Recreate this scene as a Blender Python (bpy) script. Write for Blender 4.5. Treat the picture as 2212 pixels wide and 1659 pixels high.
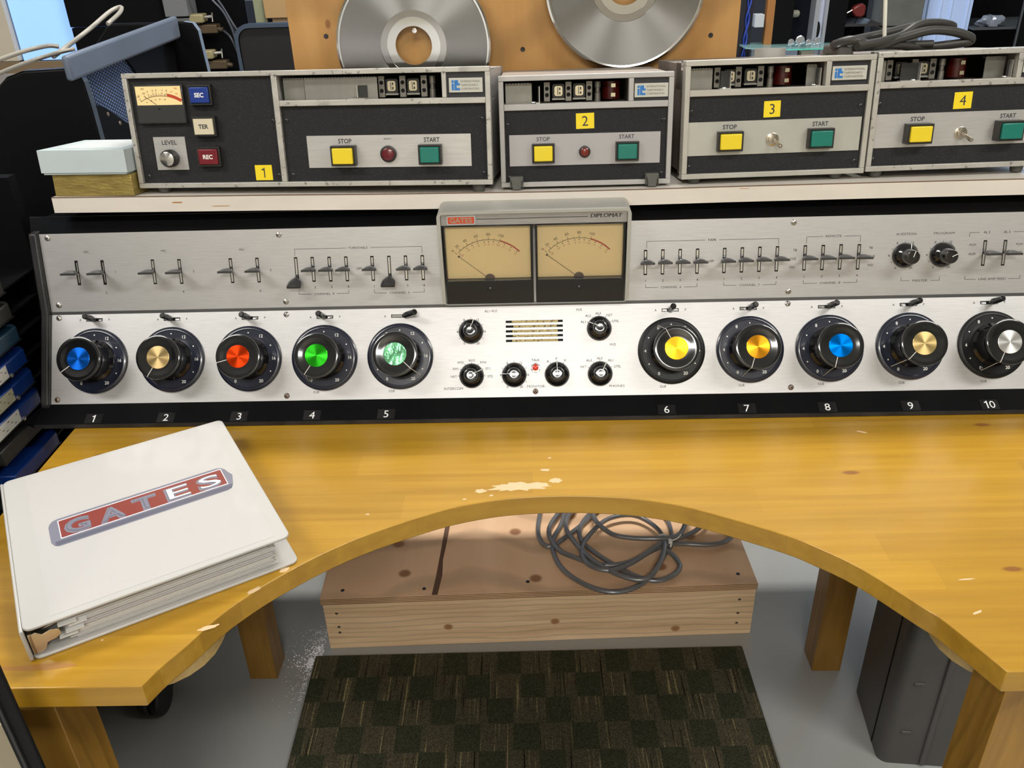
import bpy, math, random
from mathutils import Matrix, Vector

# ------------------------------------------------------------------ scene, camera, light
for o in list(bpy.data.objects): bpy.data.objects.remove(o, do_unlink=True)
SC = bpy.context.scene; COL = SC.collection
SC.view_settings.view_transform = 'Standard'; SC.view_settings.look = 'None'
SC.view_settings.gamma = 1.0; SC.view_settings.use_curve_mapping = False
SC.view_settings.exposure = 0.08
DESK = 74.0                                   # desk top height, cm; authoring frame: cm, z measured from the desk top

def wp(x, y, z): return Vector((x*.01, y*.01, (z+DESK)*.01))

# camera: 64 cm above the desk top, looking down 29 degrees at the console
P_, R_, Y_ = .5055, -.0348, .0371
fw = Vector((0, math.cos(P_), -math.sin(P_))); up = Vector((0, math.sin(P_), math.cos(P_))); rt = Vector((1, 0, 0))
rz = Matrix.Rotation(Y_, 3, 'Z'); fw, up, rt = rz@fw, rz@up, rz@rt
rt2 = math.cos(R_)*rt + math.sin(R_)*up; up2 = -math.sin(R_)*rt + math.cos(R_)*up
cam = bpy.data.cameras.new('camera'); cam.sensor_fit = 'HORIZONTAL'; cam.sensor_width = 36; cam.lens = 36*1859.7/2212; cam.clip_start = .02
camo = bpy.data.objects.new('camera', cam); COL.objects.link(camo)
m3 = Matrix((rt2, up2, -fw)).transposed(); camo.matrix_world = Matrix.Translation(wp(0, 0, 64.03)) @ m3.to_4x4()
SC.camera = camo

w = bpy.data.worlds.new('room_ambient'); SC.world = w; w.use_nodes = True
w.node_tree.nodes['Background'].inputs[0].default_value = (.75, .86, 1, 1)
w.node_tree.nodes['Background'].inputs[1].default_value = .22

def area(name, loc, size, power, col=(1, 1, 1), target=None, spread=180):
    l = bpy.data.lights.new(name, 'AREA'); l.shape = 'RECTANGLE'; l.size, l.size_y = size; l.energy = power; l.color = col
    l.spread = math.radians(spread)
    o = bpy.data.objects.new(name, l); COL.objects.link(o); o.location = loc
    t = Vector(target) if target else Vector((loc[0], loc[1], 0))
    o.rotation_euler = (t-Vector(loc)).to_track_quat('-Z', 'Y').to_euler(); return o
WARM = (1, .962, .905)
area('ceiling_light_left', (-1.7, -.1, 2.84), (1.2, .3), 40, WARM)
area('ceiling_light_right', (1.75, -.1, 2.84), (1.2, .3), 40, WARM)
area('front_fill_light', (.1, -1.9, 2.84), (1.2, .3), 64, WARM)  # unseen fill behind the camera, added to brighten forward-facing surfaces
area('ceiling_light_rear', (.1, 2.12, 2.84), (1.2, .12), 60, WARM)
area('window_daylight_left', (-3.0, 4.2, 1.9), (1.6, 1.6), 50, (.52, .72, 1), (-1.2, 1.5, .9))
area('window_daylight_right', (2.9, 5.4, 1.9), (1.6, 1.6), 40, (.6, .78, 1), (1.2, 3.0, .8))

# ------------------------------------------------------------------ materials
MATS = {}
def nd(nt, t, **k):
    n = nt.nodes.new(t)
    for a, b in k.items():
        if hasattr(n, a) and not a.startswith('i_'): setattr(n, a, b)
    return n
def mat(name, col, rough=.5, metal=0., var=None, bump=None, coat=0, spec=.5, emit=0, speck=None, aniso=None, alpha=1, trans=0, scratch=None):
    """var=(scale,amount,(sx,sy,sz)) value mottling; bump=(scale,strength,(sx,sy,sz)); speck=(scale,threshold,colour)"""
    if name in MATS: return MATS[name]
    m = bpy.data.materials.new(name); m.use_nodes = True; nt = m.node_tree; L = nt.links
    b = nt.nodes['Principled BSDF']; b.inputs['Roughness'].default_value = rough; b.inputs['Metallic'].default_value = metal
    b.inputs['Base Color'].default_value = (*col, 1); b.inputs['Coat Weight'].default_value = coat; b.inputs['Specular IOR Level'].default_value = spec
    b.inputs['Coat Roughness'].default_value = .08
    if trans: b.inputs['Transmission Weight'].default_value = trans
    if alpha < 1: b.inputs['Alpha'].default_value = alpha
    if emit: b.inputs['Emission Color'].default_value = (*col, 1); b.inputs['Emission Strength'].default_value = emit
    tc = nd(nt, 'ShaderNodeTexCoord')
    def noise(scale, st, detail=4):
        mp = nd(nt, 'ShaderNodeMapping'); mp.inputs['Scale'].default_value = st; L.new(tc.outputs['Object'], mp.inputs[0])
        n = nd(nt, 'ShaderNodeTexNoise'); n.inputs['Scale'].default_value = scale; n.inputs['Detail'].default_value = detail
        L.new(mp.outputs[0], n.inputs['Vector']); return n
    src = None
    if var:
        n = noise(var[0], var[2]); r = nd(nt, 'ShaderNodeValToRGB')
        a = var[1]
        r.color_ramp.elements[0].position = .3; r.color_ramp.elements[1].position = .7
        r.color_ramp.elements[0].color = (*[c*(1-a) for c in col], 1); r.color_ramp.elements[1].color = (*[min(1, c*(1+a)) for c in col], 1)
        L.new(n.outputs['Fac'], r.inputs[0]); src = r.outputs[0]
    for sp in ([speck] if speck and not isinstance(speck, list) else speck or []):
        n = noise(sp[0], sp[3] if len(sp) > 3 else (1, 1, 1), 3); r = nd(nt, 'ShaderNodeValToRGB')
        r.color_ramp.elements[0].position = sp[1]; r.color_ramp.elements[1].position = min(1, sp[1]+.06)
        r.color_ramp.elements[0].color = (0, 0, 0, 1); r.color_ramp.elements[1].color = (1, 1, 1, 1)
        L.new(n.outputs['Fac'], r.inputs[0]); mx = nd(nt, 'ShaderNodeMix', data_type='RGBA')
        L.new(r.outputs[0], mx.inputs[0]); mx.inputs[6].default_value = (*col, 1); mx.inputs[7].default_value = (*sp[2], 1)
        if src: L.new(src, mx.inputs[6])
        src = mx.outputs[2]
    if src: L.new(src, b.inputs['Base Color'])
    if bump:
        n = noise(bump[0], bump[2]); bn = nd(nt, 'ShaderNodeBump'); bn.inputs['Strength'].default_value = bump[1]; bn.inputs['Distance'].default_value = .002
        L.new(n.outputs['Fac'], bn.inputs['Height']); L.new(bn.outputs[0], b.inputs['Normal'])
    if aniso:
        b.inputs['Anisotropic'].default_value = aniso; b.inputs['Anisotropic Rotation'].default_value = .25; t = nd(nt, 'ShaderNodeTangent'); t.direction_type = 'RADIAL'; t.axis = 'Z'
        L.new(t.outputs[0], b.inputs['Tangent'])
    MATS[name] = m; return m

def wood(name, c1, c2, scale=6, stretch=(1, 12, 12), rough=.5, coat=0, rings=True, planks=None, knots=None, distort=3., bandw=.5):
    """grain runs along the axis with the smallest stretch"""
    if name in MATS: return MATS[name]
    m = bpy.data.materials.new(name); m.use_nodes = True; nt = m.node_tree; L = nt.links
    b = nt.nodes['Principled BSDF']; b.inputs['Roughness'].default_value = rough; b.inputs['Coat Weight'].default_value = coat; b.inputs['Coat Roughness'].default_value = .18
    tc = nd(nt, 'ShaderNodeTexCoord'); mp = nd(nt, 'ShaderNodeMapping'); mp.inputs['Scale'].default_value = stretch
    L.new(tc.outputs['Object'], mp.inputs[0])
    n1 = nd(nt, 'ShaderNodeTexNoise'); n1.inputs['Scale'].default_value = scale; n1.inputs['Detail'].default_value = 6; n1.inputs['Distortion'].default_value = distort*.3
    L.new(mp.outputs[0], n1.inputs['Vector'])
    r = nd(nt, 'ShaderNodeValToRGB'); e = r.color_ramp.elements; e[0].position = .3; e[1].position = .72; e[0].color = (*c2, 1); e[1].color = (*c1, 1)
    L.new(n1.outputs['Fac'], r.inputs[0]); src = r.outputs[0]
    if rings:
        wv = nd(nt, 'ShaderNodeTexWave'); wv.wave_type = 'RINGS'; wv.inputs['Scale'].default_value = scale*bandw; wv.inputs['Distortion'].default_value = distort*2.5; wv.inputs['Detail'].default_value = 2; wv.inputs['Detail Scale'].default_value = .6
        mp2 = nd(nt, 'ShaderNodeMapping'); mp2.inputs['Scale'].default_value = [s**.5*1.2 for s in stretch]; mp2.inputs['Location'].default_value = (.3, 1.1, .7)
        L.new(tc.outputs['Object'], mp2.inputs[0]); L.new(mp2.outputs[0], wv.inputs['Vector'])
        r2 = nd(nt, 'ShaderNodeValToRGB'); e = r2.color_ramp.elements; e[0].position = 0; e[1].position = .25; e[0].color = (.62, .62, .62, 1); e[1].color = (1, 1, 1, 1)
        L.new(wv.outputs['Fac'], r2.inputs[0]); mx = nd(nt, 'ShaderNodeMix', data_type='RGBA'); mx.blend_type = 'MULTIPLY'; mx.inputs[0].default_value = .55
        L.new(src, mx.inputs[6]); L.new(r2.outputs[0], mx.inputs[7]); src = mx.outputs[2]
    if planks:      # (length, row height, amount)
        bt = nd(nt, 'ShaderNodeTexBrick'); bt.inputs['Scale'].default_value = 1; bt.inputs['Brick Width'].default_value = planks[0]; bt.inputs['Row Height'].default_value = planks[1]
        bt.inputs['Mortar Size'].default_value = .0002; bt.inputs['Mortar Smooth'].default_value = .6; bt.inputs['Bias'].default_value = 0
        bt.offset = .37; bt.offset_frequency = 2; bt.squash = .7; bt.squash_frequency = 3
        a = planks[2]; bt.inputs['Color1'].default_value = (1, 1, 1, 1); bt.inputs['Color2'].default_value = (1-a, 1-a*1.15, 1-a*1.5, 1); bt.inputs['Mortar'].default_value = (.8, .72, .5, 1)
        L.new(tc.outputs['Object'], bt.inputs['Vector']); mx = nd(nt, 'ShaderNodeMix', data_type='RGBA'); mx.blend_type = 'MULTIPLY'; mx.inputs[0].default_value = 1
        L.new(src, mx.inputs[6]); L.new(bt.outputs['Color'], mx.inputs[7]); src = mx.outputs[2]
    if knots:       # (scale, radius, colour, stretch)
        mp3 = nd(nt, 'ShaderNodeMapping'); mp3.inputs['Scale'].default_value = knots[3]; mp3.inputs['Location'].default_value = (.13, .41, .2)
        L.new(tc.outputs['Object'], mp3.inputs[0])
        vo = nd(nt, 'ShaderNodeTexVoronoi'); vo.voronoi_dimensions = '2D'; vo.inputs['Scale'].default_value = knots[0]
        sxy = nd(nt, 'ShaderNodeSeparateXYZ'); cxy = nd(nt, 'ShaderNodeCombineXYZ'); L.new(mp3.outputs[0], sxy.inputs[0]); L.new(sxy.outputs[0], cxy.inputs[0]); L.new(sxy.outputs[2 if len(knots) > 4 else 1], cxy.inputs[1]); L.new(cxy.outputs[0], vo.inputs['Vector'])
        r3 = nd(nt, 'ShaderNodeValToRGB'); e = r3.color_ramp.elements; e[0].position = knots[1]*.55; e[1].position = knots[1]; e[0].color = (1, 1, 1, 1); e[1].color = (0, 0, 0, 1)
        L.new(vo.outputs['Distance'], r3.inputs[0]); mx = nd(nt, 'ShaderNodeMix', data_type='RGBA'); L.new(r3.outputs[0], mx.inputs[0])
        L.new(src, mx.inputs[6]); mx.inputs[7].default_value = (*knots[2], 1); src = mx.outputs[2]
    L.new(src, b.inputs['Base Color'])
    bn = nd(nt, 'ShaderNodeBump'); bn.inputs['Strength'].default_value = .12; bn.inputs['Distance'].default_value = .001
    L.new(n1.outputs['Fac'], bn.inputs['Height']); L.new(bn.outputs[0], b.inputs['Normal'])
    MATS[name] = m; return m

def clear(name, tint=(1, 1, 1), rough=.02, refl=1.0):
    if name in MATS: return MATS[name]
    m = bpy.data.materials.new(name); m.use_nodes = True; nt = m.node_tree; nt.nodes.remove(nt.nodes['Principled BSDF'])
    t = nd(nt, 'ShaderNodeBsdfTransparent'); t.inputs[0].default_value = (*tint, 1); g = nd(nt, 'ShaderNodeBsdfGlossy'); g.inputs['Roughness'].default_value = rough
    f = nd(nt, 'ShaderNodeFresnel'); f.inputs[0].default_value = 1.45; mul = nd(nt, 'ShaderNodeMath', operation='MULTIPLY'); mul.inputs[1].default_value = refl
    nt.links.new(f.outputs[0], mul.inputs[0]); mx = nd(nt, 'ShaderNodeMixShader'); nt.links.new(mul.outputs[0], mx.inputs[0]); nt.links.new(t.outputs[0], mx.inputs[1]); nt.links.new(g.outputs[0], mx.inputs[2])
    nt.links.new(mx.outputs[0], nt.nodes['Material Output'].inputs[0]); MATS[name] = m; return m

ALU = mat('brushed_aluminium', (.53, .527, .53), .42, .55, var=(60, .065, (.6, 14, 14)), bump=(90, .035, (.4, 16, 16)), speck=[(9, .70, (.48, .48, .47), (.8, 2.2, 1))])
ALU2 = mat('brushed_nameplate', (.42, .41, .40), .4, .6, var=(60, .12, (.6, 14, 14)))
INK = mat('black_ink', (.035, .035, .04), .6)
WHT = mat('white_ink', (.85, .85, .82), .5)
BLK = mat('black_enamel', (.002, .002, .0026), .5, spec=.14, bump=(60, .05, (1, 1, 1)))
EDGE = mat('worn_black_metal', (.025, .025, .026), .42, .2, var=(25, .5, (1, 1, 1)), speck=(60, .74, (.30, .29, .28)))
GLB = mat('gloss_black_bakelite', (.007, .007, .008), .12, coat=.6)
DIAL = mat('blue_black_dial', (.010, .013, .028), .25, coat=.3)
CHR = mat('chrome', (.75, .75, .76), .12, 1.0)
STEEL = mat('steel_screw', (.50, .48, .45), .3, .9)
DSTEEL = mat('rusty_screw', (.28, .22, .18), .4, .8)
BSCR = mat('black_screw', (.05, .05, .055), .25, .6)
DARK = mat('dark_cavity', (.003, .003, .003), .9)
CRK = mat('black_crackle', (.014, .014, .016), .55, spec=.3, bump=(1300, .5, (1, 1, 1)), speck=(700, .62, (.06, .06, .065)))
CAST = mat('worn_cast_aluminium', (.50, .485, .45), .45, .45, var=(22, .12, (1, 2, 1)), speck=[(130, .60, (.25, .24, .23)), (30, .66, (.36, .35, .33))])
CAST2 = mat('grey_anodised_frame', (.44, .43, .425), .45, .4, var=(20, .06, (1, 1, 1)))
CAST3 = mat('grey_aged_frame', (.48, .465, .42), .45, .4, var=(20, .08, (1, 1, 1)), speck=(70, .68, (.33, .31, .28)))
STRIP = mat('aluminium_strip', (.60, .595, .59), .36, .6, var=(50, .06, (.5, 10, 1)))
STRIP2 = mat('grey_strip', (.42, .41, .42), .4, .3)
STRIP3 = mat('aged_strip', (.48, .48, .44), .4, .35, var=(18, .06, (1, 1, 1)))
YEL = mat('yellow_button', (.80, .62, .02), .35, coat=.2); GRN = mat('green_button', (.004, .17, .13), .35, coat=.2)
STK = mat('yellow_sticker', (.86, .66, .015), .45)
RED = mat('dark_red_lens', (.12, .006, .012), .25, coat=.4)
BEZ = mat('button_bezel', (.02, .019, .018), .4)
RUB = mat('grey_rubber', (.10, .10, .09), .7)
CREAM = mat('meter_card', (.98, .74, .36), .6, var=(5, .05, (1, 1, 1)))
METRED = mat('meter_red', (.50, .06, .02), .6); METINK = mat('meter_brown_ink', (.10, .05, .02), .6)
GLASS = clear('clear_plastic')

# ------------------------------------------------------------------ geometry builder (cm)
TXT = {}
def text_geo(s, bold=0):
    bold = 0 if any(q in s for q in 'MWN') else bold
    k = (s, bold)
    if k in TXT: return TXT[k]
    c = bpy.data.curves.new('lettering', 'FONT'); c.body = s; c.size = 1; c.align_x = 'CENTER'; c.align_y = 'CENTER'; c.resolution_u = 3; c.offset = bold; c.fill_mode = 'FRONT'
    o = bpy.data.objects.new('lettering', c); COL.objects.link(o); dg = bpy.context.evaluated_depsgraph_get(); me = o.evaluated_get(dg).to_mesh()
    v = [tuple(x.co) for x in me.vertices]; f = [tuple(p.vertices) for p in me.polygons]
    o.evaluated_get(dg).to_mesh_clear(); bpy.data.objects.remove(o); bpy.data.curves.remove(c)
    if v:
        x0, x1 = min(p[0] for p in v), max(p[0] for p in v); y0, y1 = min(p[1] for p in v), max(p[1] for p in v)
        v = [(p[0]-(x0+x1)/2, p[1]-(y0+y1)/2) for p in v]; TXT[k] = (v, f, x1-x0, y1-y0)
    else: TXT[k] = ([], [], 1, 1)
    return TXT[k]

class G:
    def __init__(s): s.v = []; s.f = []; s.m = []; s.T = None
    def add(s, vs, fs, mi=0, M=None):
        n = len(s.v); M = M or s.T
        s.v += [tuple(M @ Vector(v)) if M else tuple(v) for v in vs]; s.f += [tuple(i+n for i in f) for f in fs]; s.m += [mi]*len(fs); return s
    def box(s, x0, x1, y0, y1, z0, z1, mi=0, M=None):
        return s.add([(x0, y0, z0), (x1, y0, z0), (x1, y1, z0), (x0, y1, z0), (x0, y0, z1), (x1, y0, z1), (x1, y1, z1), (x0, y1, z1)],
                     [(0, 3, 2, 1), (4, 5, 6, 7), (0, 1, 5, 4), (1, 2, 6, 5), (2, 3, 7, 6), (3, 0, 4, 7)], mi, M)
    def hexa(s, p, mi=0, M=None):      # 8 corner points: bottom 4, top 4
        return s.add(p, [(0, 3, 2, 1), (4, 5, 6, 7), (0, 1, 5, 4), (1, 2, 6, 5), (2, 3, 7, 6), (3, 0, 4, 7)], mi, M)
    def prism(s, poly, z0, z1, mi=0, M=None, ax='z', mc=None):
        n = len(poly)
        if ax == 'z': a = [(x, y, z0) for x, y in poly]+[(x, y, z1) for x, y in poly]
        elif ax == 'x': a = [(z0, x, y) for x, y in poly]+[(z1, x, y) for x, y in poly]
        else: a = [(x, z1, y) for x, y in poly]+[(x, z0, y) for x, y in poly]
        s.add(a, [tuple(range(n-1, -1, -1)), tuple(range(n, 2*n))], mi if mc is None else mc, M)
        k = len(s.v)-2*n
        for i in range(n): s.f.append((k+i, k+(i+1) % n, k+n+(i+1) % n, k+n+i)); s.m.append(mi)
        return s
    def lathe(s, prof, n=32, mi=0, M=None, c=(0, 0), cap0=True, cap1=True, mis=None):
        vs = []; fs = []; ms = []
        for r, z in prof:
            for i in range(n): a = 2*math.pi*i/n; vs.append((c[0]+r*math.cos(a), c[1]+r*math.sin(a), z))
        for j in range(len(prof)-1):
            for i in range(n): fs.append((j*n+i, j*n+(i+1) % n, (j+1)*n+(i+1) % n, (j+1)*n+i)); ms.append(mis[j] if mis else mi)
        if cap0: fs.append(tuple(range(n-1, -1, -1))); ms.append(mi)
        if cap1: fs.append(tuple(range((len(prof)-1)*n, len(prof)*n))); ms.append(mis[-1] if mis else mi)
        k = len(s.m); s.add(vs, fs, mi, M); s.m[k:] = ms; return s
    def cyl(s, x, y, r, z0, z1, n=20, mi=0, M=None, r1=None): return s.lathe([(r, z0), (r if r1 is None else r1, z1)], n, mi, M, (x, y))
    def rod(s, a, b, r, n=12, mi=0, r1=None):
        a = Vector(a); b = Vector(b); q = (b-a).to_track_quat('Z', 'Y').to_matrix().to_4x4(); M = Matrix.Translation(a) @ q
        if s.T: M = s.T @ M
        return s.lathe([(r, 0), (r if r1 is None else r1, (b-a).length)], n, mi, M)
    def tube(s, pts, r, n=8, mi=0, sub=6, closed=False):
        P = [Vector(p) for p in pts]; Q = []
        m = len(P)
        for i in range(m if closed else m-1):
            if closed: p0, p1, p2, p3 = P[i-1], P[i], P[(i+1) % m], P[(i+2) % m]
            else: p0, p1, p2, p3 = P[max(i-1, 0)], P[i], P[i+1], P[min(i+2, m-1)]
            for k in range(sub):
                t = k/sub; Q.append(.5*((2*p1)+(-p0+p2)*t+(2*p0-5*p1+4*p2-p3)*t*t+(-p0+3*p1-3*p2+p3)*t**3))
        if not closed: Q.append(P[-1])
        vs = []; u = Vector((0, 0, 1)); N = len(Q)
        for i, q in enumerate(Q):
            d = (Q[(i+1) % N]-Q[i-1]) if closed else (Q[min(i+1, N-1)]-Q[max(i-1, 0)]); d.normalize()
            if i == 0:
                u = d.cross(Vector((.3, .2, 1)))
                if u.length < 1e-3: u = d.cross(Vector((1, 0, 0)))
            u = (u-d*u.dot(d)).normalized(); v = d.cross(u)
            for k in range(n): a = 2*math.pi*k/n; vs.append(tuple(q+(u*math.cos(a)+v*math.sin(a))*r))
        fs = []
        for i in range(N if closed else N-1):
            for k in range(n): j = (i+1) % N; fs.append((i*n+k, i*n+(k+1) % n, j*n+(k+1) % n, j*n+k))
        if not closed: fs += [tuple(range(n-1, -1, -1)), tuple(range((N-1)*n, N*n))]
        return s.add(vs, fs, mi)
    def quad(s, a, b, c, d, mi=0): return s.add([a, b, c, d], [(0, 1, 2, 3)], mi)
    def rect(s, x0, x1, y0, y1, z, mi=0): return s.add([(x0, y0, z), (x1, y0, z), (x1, y1, z), (x0, y1, z)], [(0, 1, 2, 3)], mi)
    def line(s, x0, y0, x1, y1, w, z, mi=0):
        d = Vector((x1-x0, y1-y0)); L = d.length or 1; n = Vector((-d.y, d.x))/L*w/2
        return s.add([(x0+n.x, y0+n.y, z), (x0-n.x, y0-n.y, z), (x1-n.x, y1-n.y, z), (x1+n.x, y1+n.y, z)], [(0, 1, 2, 3)], mi)
    def dot(s, x, y, r, z, mi=0, n=10): return s.add([(x+r*math.cos(6.2832*i/n), y+r*math.sin(6.2832*i/n), z) for i in range(n)], [tuple(range(n))], mi)
    def arc(s, cx, cy, r, w, a0, a1, z, mi=0, n=32):
        vs = []
        for i in range(n+1):
            a = math.radians(a0+(a1-a0)*i/n)
            vs += [(cx+(r-w/2)*math.cos(a), cy+(r-w/2)*math.sin(a), z), (cx+(r+w/2)*math.cos(a), cy+(r+w/2)*math.sin(a), z)]
        fs = [(2*i, 2*i+2, 2*i+3, 2*i+1) if a1 < a0 else (2*i, 2*i+1, 2*i+3, 2*i+2) for i in range(n)]
        return s.add(vs, fs, mi)
    def text(s, t, x, y, h, z, mi=0, width=None, rot=0, bold=.012, shear=0, maxw=None):
        """capital height h cm, optional total width"""
        v, f, W, H = text_geo(t, bold); k = h/.73; kx = k
        if width: kx = width/W
        elif maxw and W*k > maxw: kx = maxw/W
        c, sn = math.cos(rot), math.sin(rot)
        return s.add([(x+(a*kx+b*k*shear)*c-b*k*sn, y+(a*kx+b*k*shear)*sn+b*k*c, z) for a, b in v], f, mi)
    def digits(s, t, x, y, h, z, mi=1, th=.13):
        """sticker numerals: a 1 with its flag, other digits from the font"""
        if t in '1' or t == '10':
            ox = x-(.32*h if t == '10' else 0); w_ = th*h
            s.add([(ox-w_/2+.06*h, y-h/2, z), (ox+w_/2+.06*h, y-h/2, z), (ox+w_/2+.06*h, y+h/2, z), (ox-w_/2+.10*h, y+h/2, z), (ox-w_/2+.06*h, y+h*.34, z)], [(0, 1, 2, 3, 4)], mi)
            s.add([(ox-.22*h, y+.22*h, z), (ox-w_/2+.06*h, y+.24*h, z), (ox-w_/2+.06*h, y+.42*h, z), (ox-.22*h, y+.33*h, z)], [(0, 1, 2, 3)], mi)
            if t == '10': s.text('0', x+.3*h, y, h, z, mi, bold=0)
        else: s.text(t, x, y, h, z, mi, bold=0)
        return s
    def build(s, name, mats, parent=None, M=None, smooth=35, bevel=0, label=None, bseg=2):
        me = bpy.data.meshes.new(name); me.from_pydata([(a*.01, b*.01, c*.01) for a, b, c in s.v], [], s.f)
        mats = mats if isinstance(mats, (list, tuple)) else [mats]
        for m in mats: me.materials.append(m)
        for p, i in zip(me.polygons, s.m): p.material_index = i
        me.validate(); me.update()
        o = bpy.data.objects.new(name, me); COL.objects.link(o)
        if smooth:
            for p in me.polygons: p.use_smooth = True
            me.set_sharp_from_angle(angle=math.radians(smooth))
        if bevel:
            b = o.modifiers.new('bevel', 'BEVEL'); b.width = bevel*.01; b.segments = bseg; b.limit_method = 'ANGLE'; b.angle_limit = math.radians(40); b.harden_normals = False
        place(o, M or Matrix.Translation(wp(0, 0, 0)), parent)
        if label: o['label'] = label
        return o
WM = {}
def place(o, M, parent=None):
    WM[o.name] = M
    if parent: o.parent = parent; o.matrix_basis = WM[parent.name].inverted() @ M
    else: o.matrix_basis = M
def thing(name, label, cat, M=None, loc=None, group=None):
    o = bpy.data.objects.new(name, None); COL.objects.link(o); o.empty_display_size = .05
    place(o, M or Matrix.Translation(wp(*loc))); return tag(o, label, cat, group)
def tag(o, label, cat, group=None, kind=None):
    o['label'] = label; o['category'] = cat
    if group: o['group'] = group
    if kind: o['kind'] = kind
    return o
def struct(o): o['kind'] = 'structure'; return o
def FM(o, tilt, yaw=0):
    """frame on a panel leaning back by tilt: x along, y up the panel, z out of it"""
    ex = Vector((math.cos(yaw), math.sin(yaw), 0)); b = Vector((-ex.y, ex.x, 0)); ey = b*math.sin(tilt)+Vector((0, 0, math.cos(tilt))); n = ex.cross(ey)
    return Matrix.Translation(wp(*o)) @ Matrix((ex, ey, n)).transposed().to_4x4()
def off(M, x, y, z=0, rot=0, tilt=None):
    R = M @ Matrix.Translation((x*.01, y*.01, z*.01))
    return R @ Matrix.Rotation(rot, 4, 'Z') if rot else R
def TM(x=0, y=0, z=0, rz=0, rx=0, ry=0):   # local cm transform for G.T / M
    return Matrix.Translation((x, y, z)) @ Matrix.Rotation(rz, 4, 'Z') @ Matrix.Rotation(rx, 4, 'X') @ Matrix.Rotation(ry, 4, 'Y')
def rrect(x0, x1, y0, y1, r, n=5):
    p = []
    for cx, cy, a in ((x1-r, y1-r, 0), (x0+r, y1-r, 90), (x0+r, y0+r, 180), (x1-r, y0+r, 270)):
        for i in range(n+1): t = math.radians(a+90*i/n); p.append((cx+r*math.cos(t), cy+r*math.sin(t)))
    return p
def screw(parent, M, x, y, r=.42, mat_=None, z=0, slot=.3, cross=True):
    g = G(); g.lathe([(r, 0), (r*.92, r*.28), (r*.6, r*.5), (r*.2, r*.58)], 16)
    g.box(-r*.6, r*.6, -r*.09, r*.09, r*.42, r*.62, 1)
    if cross: g.box(-r*.09, r*.09, -r*.6, r*.6, r*.42, r*.62, 1)
    return g.build('screw', [mat_ or STEEL, DARK], parent, off(M, x, y, z, slot))
# ------------------------------------------------------------------ the mixing console
T1, T2 = .5458, .2424
LPM = FM((0, 107.9, 2.1), T1)
mid = (0, 107.9+13.57*math.sin(T1), 2.1+13.57*math.cos(T1))
UPM = FM(mid, T2)
top = (0, mid[1]+11.48*math.sin(T2), mid[2]+11.48*math.cos(T2))
con = thing('mixing_console', 'long black and brushed aluminium broadcast mixing console with ten big channel knobs on the desk', 'mixing console', loc=(-.5, 112, 0))
XL, XR = -71.9, 70.9
# housing: side profile swept along the console, flared sill in front and flared rim on top
g = G()
prof = [(109.0, 1.7), (mid[1]+.7, mid[2]-.6), (top[1]+.6, top[2]-.05), (121.6, 26.05), (134, 24.83), (138, 18), (138, .3), (109.0, .3)]
g.prism(prof, XL-1.0, XR+1.0, 0, None, 'x')
g.build('housing', BLK, con)
for sx, x0, x1 in ((-1, XL-1.25, XL-.05), (1, XR+.05, XR+1.25)):
    g = G(); g.T = None
    def q(M, a, b, h): return tuple((M @ Vector((a*.01, b*.01, h*.01)))*100-Vector((0, 0, DESK)))
    c = [q(LPM, 0, -.1, .7), q(UPM, 0, 0, .85), q(UPM, 0, 11.6, .7)]
    g.prism([(c[0][1], c[0][2]), (c[1][1], c[1][2]), (c[2][1], c[2][2]), (133, 24.8), (137.5, 18), (137.5, .3), (107.6, .3)][::-1], x0, x1, 0, None, 'x')
    g.build('side_cheek', EDGE, con, bevel=.25)
g = G()   # sill
A0, A1 = XL-1.2, XR+1.2; B0, B1 = XL-2.9, XR+2.9
a = LPM @ Vector((0, 0, 0)); ya, za = a.y*100, a.z*100-DESK
g.hexa([(A0, ya+.2, .2), (A1, ya+.2, .2), (A1, ya+1, .2), (A0, ya+1, .2), (A0, ya, za), (A1, ya, za), (A1, ya+1, za-.1), (A0, ya+1, za-.1)])
g.hexa([(B0+1.6, 104.5, .12), (B1, 104.5, .12), (A1, ya, .12), (A0, ya, .12), (B0+1.6, 104.5, .62), (B1, 104.5, .62), (A1, ya, za), (A0, ya, za)])
g.hexa([(B0, 105.2, .3), (B0+1.6, 104.5, .12), (A0, ya, .3), (A0-.1, ya+.4, .3), (B0, 105.2, .75), (B0+1.6, 104.5, .62), (A0, ya, za), (A0-.1, ya+.4, za)])
g.box(B0+1.6, B1, 104.42, 104.52, .1, .66, 1)
g.build('front_sill', [BLK, EDGE], con, smooth=20)
g = G()   # flared rim above the panels
t = UPM @ Vector((0, .1155, .0)); yt, zt = t.y*100, t.z*100-DESK
g.hexa([(A0, yt, zt-.6), (A1, yt, zt-.6), (B1, 121.5, 26.0), (B0, 121.5, 26.0), (A0, yt, zt-.1), (A1, yt, zt-.1), (B1, 121.5, 26.2), (B0, 121.5, 26.2)])
g.box(B0, B1, 121.4, 121.5, 26.05, 26.25, 1)
g.build('top_rim', [BLK, EDGE], con, smooth=20)

def bracket(g, x0, x1, y, dy, gap0, gap1, w=.055, z=.012):
    g.line(x0, y+dy, x0, y, w, z, 1); g.line(x0, y, gap0, y, w, z, 1); g.line(gap1, y, x1, y, w, z, 1); g.line(x1, y, x1, y+dy, w, z, 1)
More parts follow.
